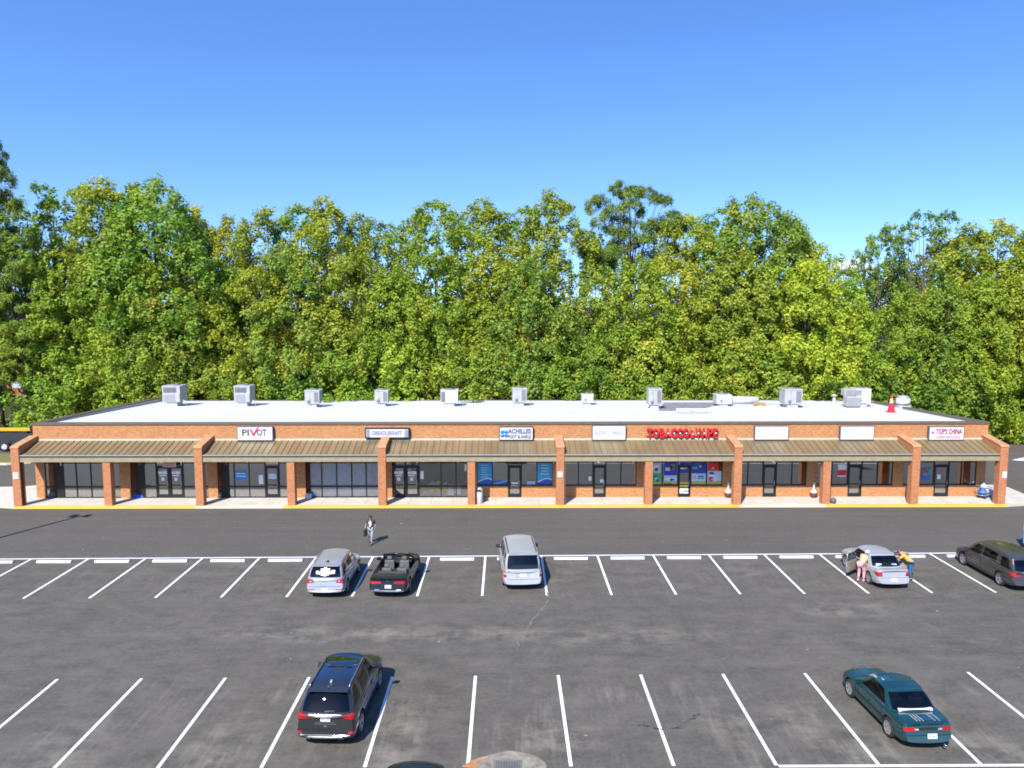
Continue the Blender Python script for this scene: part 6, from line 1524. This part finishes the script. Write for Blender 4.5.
# ------------------------------------------------------------------ people
M_SKIN = plain('skin', (.46, .26, .17), .5); M_SKIND = plain('skin_tanned', (.30, .16, .10), .5)
def skin_mesh(name, verts, edges, radii, mat, parent, root=0, levels=1):
    me = bpy.data.meshes.new(name); me.from_pydata(verts, edges, []); me.update()
    o = bpy.data.objects.new(name, me); COL.objects.link(o)
    o.modifiers.new('s', 'SKIN'); sv = me.skin_vertices[0].data if me.skin_vertices else None
    if sv is None: raise RuntimeError('no skin layer')
    for i, r in enumerate(radii): sv[i].radius = (r, r) if not isinstance(r, tuple) else r; sv[i].use_root = (i == root)
    sub = o.modifiers.new('d', 'SUBSURF'); sub.levels = levels; sub.render_levels = levels
    m2 = evaluated_mesh(o); o.modifiers.clear(); o.data = m2; bpy.data.meshes.remove(me); m2.name = name
    m2.materials.clear(); m2.materials.append(mat)
    m2.polygons.foreach_set('use_smooth', [True]*len(m2.polygons)); o.parent = parent; return o
def append_mb(o, mb):
    """joins extra pieces (fingers, nose, ears) to a figure's one body mesh"""
    me = o.data; vs = [v.co[:] for v in me.vertices]; fs = [tuple(p.vertices) for p in me.polygons]; k = len(vs)
    vs += mb.v; fs += [tuple(i+k for i in f) for f in mb.f]
    n = bpy.data.meshes.new('body'); n.from_pydata(vs, [], fs); n.materials.append(me.materials[0]); n.polygons.foreach_set('use_smooth', [True]*len(fs)); n.update()
    o.data = n; bpy.data.meshes.remove(me)
def add_skin_layer(me):
    pass
def person(name_label, loc, rz, J, skin, top, legs_mat, shoe, hair, short_sleeve=True, long_legs=True, hat=None, sleeve_to=.6, group=None):
    """J: joints in metres, person faces +y: pelvis, chest, neck, head, then l/r shoulder elbow wrist hand hip knee ankle toe"""
    t = thing('person', name_label, 'person', loc, R(rz), group)
    V = {k: Vector(v) for k, v in J.items()}
    names = ['pelvis', 'waist', 'chest', 'neck', 'head', 'crown']
    V['waist'] = V['pelvis'].lerp(V['chest'], .45); hd = (V['head']-V['neck']).normalized(); V['crown'] = V['head']+hd*.10; V['head'] = V['head']-hd*.02
    rad = dict(pelvis=.135, waist=.125, chest=.145, neck=.055, head=.088, crown=.062)
    edges = [('pelvis', 'waist'), ('waist', 'chest'), ('chest', 'neck'), ('neck', 'head'), ('head', 'crown')]
    for s_ in 'lr':
        for a, b, r in (('sh', None, .062), ('el', None, .044), ('wr', None, .030), ('hand', None, .036), ('hip', None, .092), ('kn', None, .060), ('an', None, .042), ('toe', None, .036)):
            names.append(a+s_); rad[a+s_] = r
        edges += [('chest', 'sh'+s_), ('sh'+s_, 'el'+s_), ('el'+s_, 'wr'+s_), ('wr'+s_, 'hand'+s_), ('pelvis', 'hip'+s_), ('hip'+s_, 'kn'+s_), ('kn'+s_, 'an'+s_), ('an'+s_, 'toe'+s_)]
    idx = {n: i for i, n in enumerate(names)}
    body = skin_mesh('body', [V[n] for n in names], [(idx[a], idx[b]) for a, b in edges], [rad[n] for n in names], skin, t)
    ex = MB()
    for s_ in 'lr':
        w_, h = V['wr'+s_], V['hand'+s_]; d = (h-w_).normalized(); side = d.orthogonal().normalized(); pal = d.cross(side)
        for k, ln_ in enumerate((.075, .088, .082, .062)):
            b0 = h+side*(.027-.018*k); ex.tube([b0-d*.01, b0+d*ln_*.5+pal*.006, b0+d*ln_*.95+pal*.022], [.010, .009, .007], 6)
        ex.tube([h-d*.03+side*.03, h+side*.058+d*.01, h+side*.064+d*.045], [.012, .010, .008], 6)
    fwd = Vector((0, 1, 0)); c = V['head']; fw = (fwd-hd*fwd.dot(hd)).normalized(); rt = fw.cross(hd)
    ex.tube([c+fw*.085+hd*.03, c+fw*.112-hd*.005, c+fw*.088-hd*.012], [.008, .014, .010], 6)
    for q in (-1, 1): ex.tube([c+rt*q*.082+hd*.02, c+rt*q*.098+hd*.005, c+rt*q*.084-hd*.02], [.012, .018, .010], 6)
    append_mb(body, ex)
    for q in (-1, 1):
        e = MB(); p = c+rt*q*.034+fw*.086+hd*.028; e.lathe([(0, -.008), (.010, 0), (0, .008)], 8, 'z', p); e.build('eye', M_TRIM, t)
    # clothes: the same skeleton, a little thicker
    tn = ['pelvis', 'waist', 'chest', 'neckb', 'shl', 'slv_l', 'shr', 'slv_r']; V['neckb'] = V['chest'].lerp(V['neck'], .75)
    for s_ in 'lr': V['slv_'+s_] = V['sh'+s_].lerp(V['el'+s_], sleeve_to) if sleeve_to <= 1 else V['el'+s_].lerp(V['wr'+s_], sleeve_to-1)
    V['hem'] = V['pelvis']+(V['pelvis']-V['waist'])*.35
    tn = ['waist', 'chest', 'neckb', 'shl', 'slv_l', 'shr', 'slv_r', 'pelvis', 'hem']
    te = [('pelvis', 'waist'), ('waist', 'chest'), ('chest', 'neckb'), ('chest', 'shl'), ('shl', 'slv_l'), ('chest', 'shr'), ('shr', 'slv_r'), ('pelvis', 'hem')]
    tr = dict(waist=.150, chest=.165, neckb=.070, shl=.080, slv_l=.070, shr=.080, slv_r=.070, pelvis=.160, hem=.155)
    if sleeve_to > 1:
        tn += ['ell', 'elr']; te = [e for e in te if e not in (('shl', 'slv_l'), ('shr', 'slv_r'))]+[('shl', 'ell'), ('ell', 'slv_l'), ('shr', 'elr'), ('elr', 'slv_r')]; tr.update(ell=.058, elr=.058, slv_l=.046, slv_r=.046)
    ix = {n: i for i, n in enumerate(tn)}
    shirt = skin_mesh('shirt', [V[n] for n in tn], [(ix[a], ix[b]) for a, b in te], [tr[n] for n in tn], top, t)
    pn = ['pelvis', 'hipl', 'knl', 'hipr', 'knr']; pe = [('pelvis', 'hipl'), ('hipl', 'knl'), ('pelvis', 'hipr'), ('hipr', 'knr')]; pr = dict(pelvis=.148, hipl=.108, knl=.082, hipr=.108, knr=.082)
    if long_legs:
        for s_ in 'lr': V['cuff'+s_] = V['kn'+s_].lerp(V['an'+s_], .93); pn.append('cuff'+s_); pe.append(('kn'+s_, 'cuff'+s_)); pr['cuff'+s_] = .066
    else:
        for s_ in 'lr': V['kn'+s_] = V['hip'+s_].lerp(V['kn'+s_], .55)
    ix = {n: i for i, n in enumerate(pn)}
    skin_mesh('trousers' if long_legs else 'shorts', [V[n] for n in pn], [(ix[a], ix[b]) for a, b in pe], [pr[n] for n in pn], legs_mat, t)
    for s_ in 'lr':
        a, b = V['an'+s_], V['toe'+s_]; d = (b-a); d.z = 0; d = d.normalized(); m = MB(); base = Vector((a.x, a.y, b.z-.036))
        m.tube([base-d*.07+Vector((0, 0, .045)), base+Vector((0, 0, .05)), base+d*.10+Vector((0, 0, .042)), base+d*.19+Vector((0, 0, .03))], [.042, .052, .048, .032], 8); m.build('shoe', shoe, t)
    hm = MB(); n = 10
    cc = c+hd*.035-fw*.012
    for i in range(6):
        pass
    vs = []; fs = []
    for i in range(7):
        th = math.pi*.60*i/6
        for k in range(14):
            ph = 2*math.pi*k/14; dv = (rt*math.cos(ph)+fw*math.sin(ph)); lim = th*(.72 if math.sin(ph) > .3 else 1.0)
            vs.append(cc+hd*math.cos(lim)*.112+dv*math.sin(lim)*.105)
    for i in range(6):
        for k in range(14): fs.append((i*14+k, i*14+(k+1) % 14, (i+1)*14+(k+1) % 14, (i+1)*14+k))
    hm.add(vs, fs, 0, True); hm.build('hat' if hat else 'hair', hat or hair, t)
    if hat: 
        b = MB(); b.lathe([(.10, 0), (.165, -.015), (.10, .01)], 18, 'z', cc+hd*.03); b.build('hat_brim', hat, t)
    t['_j'] = 0; del t['_j']
    return t, V, shirt
WALK = dict(pelvis=(0, 0, .93), chest=(0, .04, 1.30), neck=(0, .05, 1.47), head=(0, .08, 1.60),
            shl=(-.19, .04, 1.40), ell=(-.27, -.06, 1.14), wrl=(-.25, .10, .93), handl=(-.24, .15, .86), shr=(.19, .04, 1.40), elr=(.28, .08, 1.14), wrr=(.27, .26, .98), handr=(.26, .32, .93),
            hipl=(-.10, 0, .90), knl=(-.11, .20, .50), anl=(-.11, .24, .09), toel=(-.12, .40, .04), hipr=(.10, 0, .90), knr=(.11, .02, .49), anr=(.12, -.30, .14), toer=(.13, -.18, .04))
M_DKSHIRT = plain('navy_shirt', (.022, .020, .040), .8); M_PANTS = plain('pale_grey_trousers', (.27, .29, .30), .8); M_DKSHOE = plain('dark_shoe', (.03, .03, .03), .6); M_HAIR = plain('dark_hair', (.025, .02, .018), .7)
p = on_ground(371.3, 543.5)
t, V, sh = person('walking pedestrian in navy shirt with white print and pale trousers in the drive lane', p, 170, WALK, M_SKIND, M_DKSHIRT, M_PANTS, M_DKSHOE, M_HAIR)
# the white print on the shirt front
bv = BVHTree.FromPolygons([v.co.copy() for v in sh.data.vertices], [tuple(q.vertices) for q in sh.data.polygons])
mb = MB(); vs = []
for i in range(7):
    for j in range(9):
        x = -.075+.15*i/6+(.03*math.sin(j*1.3)); z = 1.05+.31*j/8
        h = bv.ray_cast(Vector((x, 2, z)), Vector((0, -1, 0)))
        vs.append(h[0]+Vector((0, .006, 0)) if h[0] is not None else Vector((x, .12, z)))
mb.add(vs, [(i*9+j, (i+1)*9+j, (i+1)*9+j+1, i*9+j+1) for i in range(6) for j in range(8) if not ((i in (0, 5) and j < 3) or (i == 5 and j > 6))], 0, True); mb.build('shirt_print', M_PAPER, sh)
rzq = Matrix.Rotation(R(170), 4, 'Z'); hp = rzq @ Vector((.27, .24, .72))
o = thing('shoulder_bag', 'dark navy bag carried at the hip of the walking pedestrian', 'bag', p+hp, R(170))
mb = MB(); mb.bbox(-.07, .07, -.17, .17, -.20, .17, .04); mb.build('pouch', M_DKSHIRT, o); mb = MB(); mb.tube([(0, -.14, .16), (-.02, -.05, .26), (-.02, .08, .26), (0, .15, .16)], .012, 6); mb.build('strap', M_TRIM, o)

LEAN = dict(pelvis=(0, -.10, .90), chest=(0, .22, 1.16), neck=(0, .36, 1.28), head=(0, .47, 1.37),
            shl=(-.18, .26, 1.24), ell=(-.20, .48, 1.02), wrl=(-.14, .70, .96), handl=(-.12, .78, .94), shr=(.18, .26, 1.24), elr=(.20, .50, 1.04), wrr=(.16, .72, 1.0), handr=(.14, .80, .99),
            hipl=(-.10, -.10, .87), knl=(-.11, -.06, .47), anl=(-.11, -.14, .09), toel=(-.12, .02, .04), hipr=(.10, -.10, .87), knr=(.11, .02, .47), anr=(.12, -.04, .09), toer=(.13, .12, .04))
p = on_ground(861.5, 580.5)
person('person in peach top and pink trousers leaning into the silver saloon', p, -52, LEAN, M_SKIN, plain('peach_top', (.72, .36, .22), .8), plain('pink_trousers', (.62, .33, .33), .8), plain('pink_shoe', (.6, .34, .34), .6), M_HAIR, hat=plain('white_hat', (.72, .66, .62), .8), sleeve_to=1.5)
person('person in yellow top and blue trousers leaning into the silver saloon', (20.62, 37.62, 0), 58, LEAN, M_SKIN, plain('yellow_top', (.60, .36, .06), .8), plain('blue_trousers', (.03, .10, .26), .8), M_DKSHOE, plain('auburn_hair', (.16, .05, .05), .6), sleeve_to=.8)

# ------------------------------------------------------------------ the small white cloud over the right of the wood
m, nt_ = new_mat('cloud_white'); d_ = nd(nt_, 'ShaderNodeBsdfDiffuse'); d_.inputs[0].default_value = (.9, .9, .92, 1)
t_ = nd(nt_, 'ShaderNodeBsdfTranslucent'); t_.inputs[0].default_value = (.95, .95, .97, 1); x_ = nd(nt_, 'ShaderNodeMixShader'); x_.inputs[0].default_value = .6
ln(nt_, d_, 0, x_, 1); ln(nt_, t_, 0, x_, 2); o_ = nd(nt_, 'ShaderNodeOutputMaterial'); ln(nt_, x_, 0, o_, 0)
rs = np.random.default_rng(3); bm = bmesh.new()
cpos = on_plane(850, 268, 1500)
for k in range(26):
    a = rs.uniform(-1, 1); r_ = 16*(1-abs(a)*.6)*rs.uniform(.6, 1.1)
    q = bmesh.ops.create_icosphere(bm, subdivisions=3, radius=r_)
    off = Vector((a*40, rs.uniform(-25, 25), rs.uniform(-10, 8)*(1-abs(a)))); ph = rs.uniform(0, 6, 3)
    for v in q['verts']:
        n = v.co.normalized(); v.co = v.co*(1+.12*math.sin(n.x*5+ph[0])+.10*math.sin(n.y*7+ph[1])+.08*math.sin(n.z*9+ph[2])); v.co.z *= .8; v.co += off
me = bpy.data.meshes.new('cloud'); bm.to_mesh(me); bm.free(); me.materials.append(m); me.polygons.foreach_set('use_smooth', [True]*len(me.polygons))
o = link('cloud', me, None, cpos); struct(o)
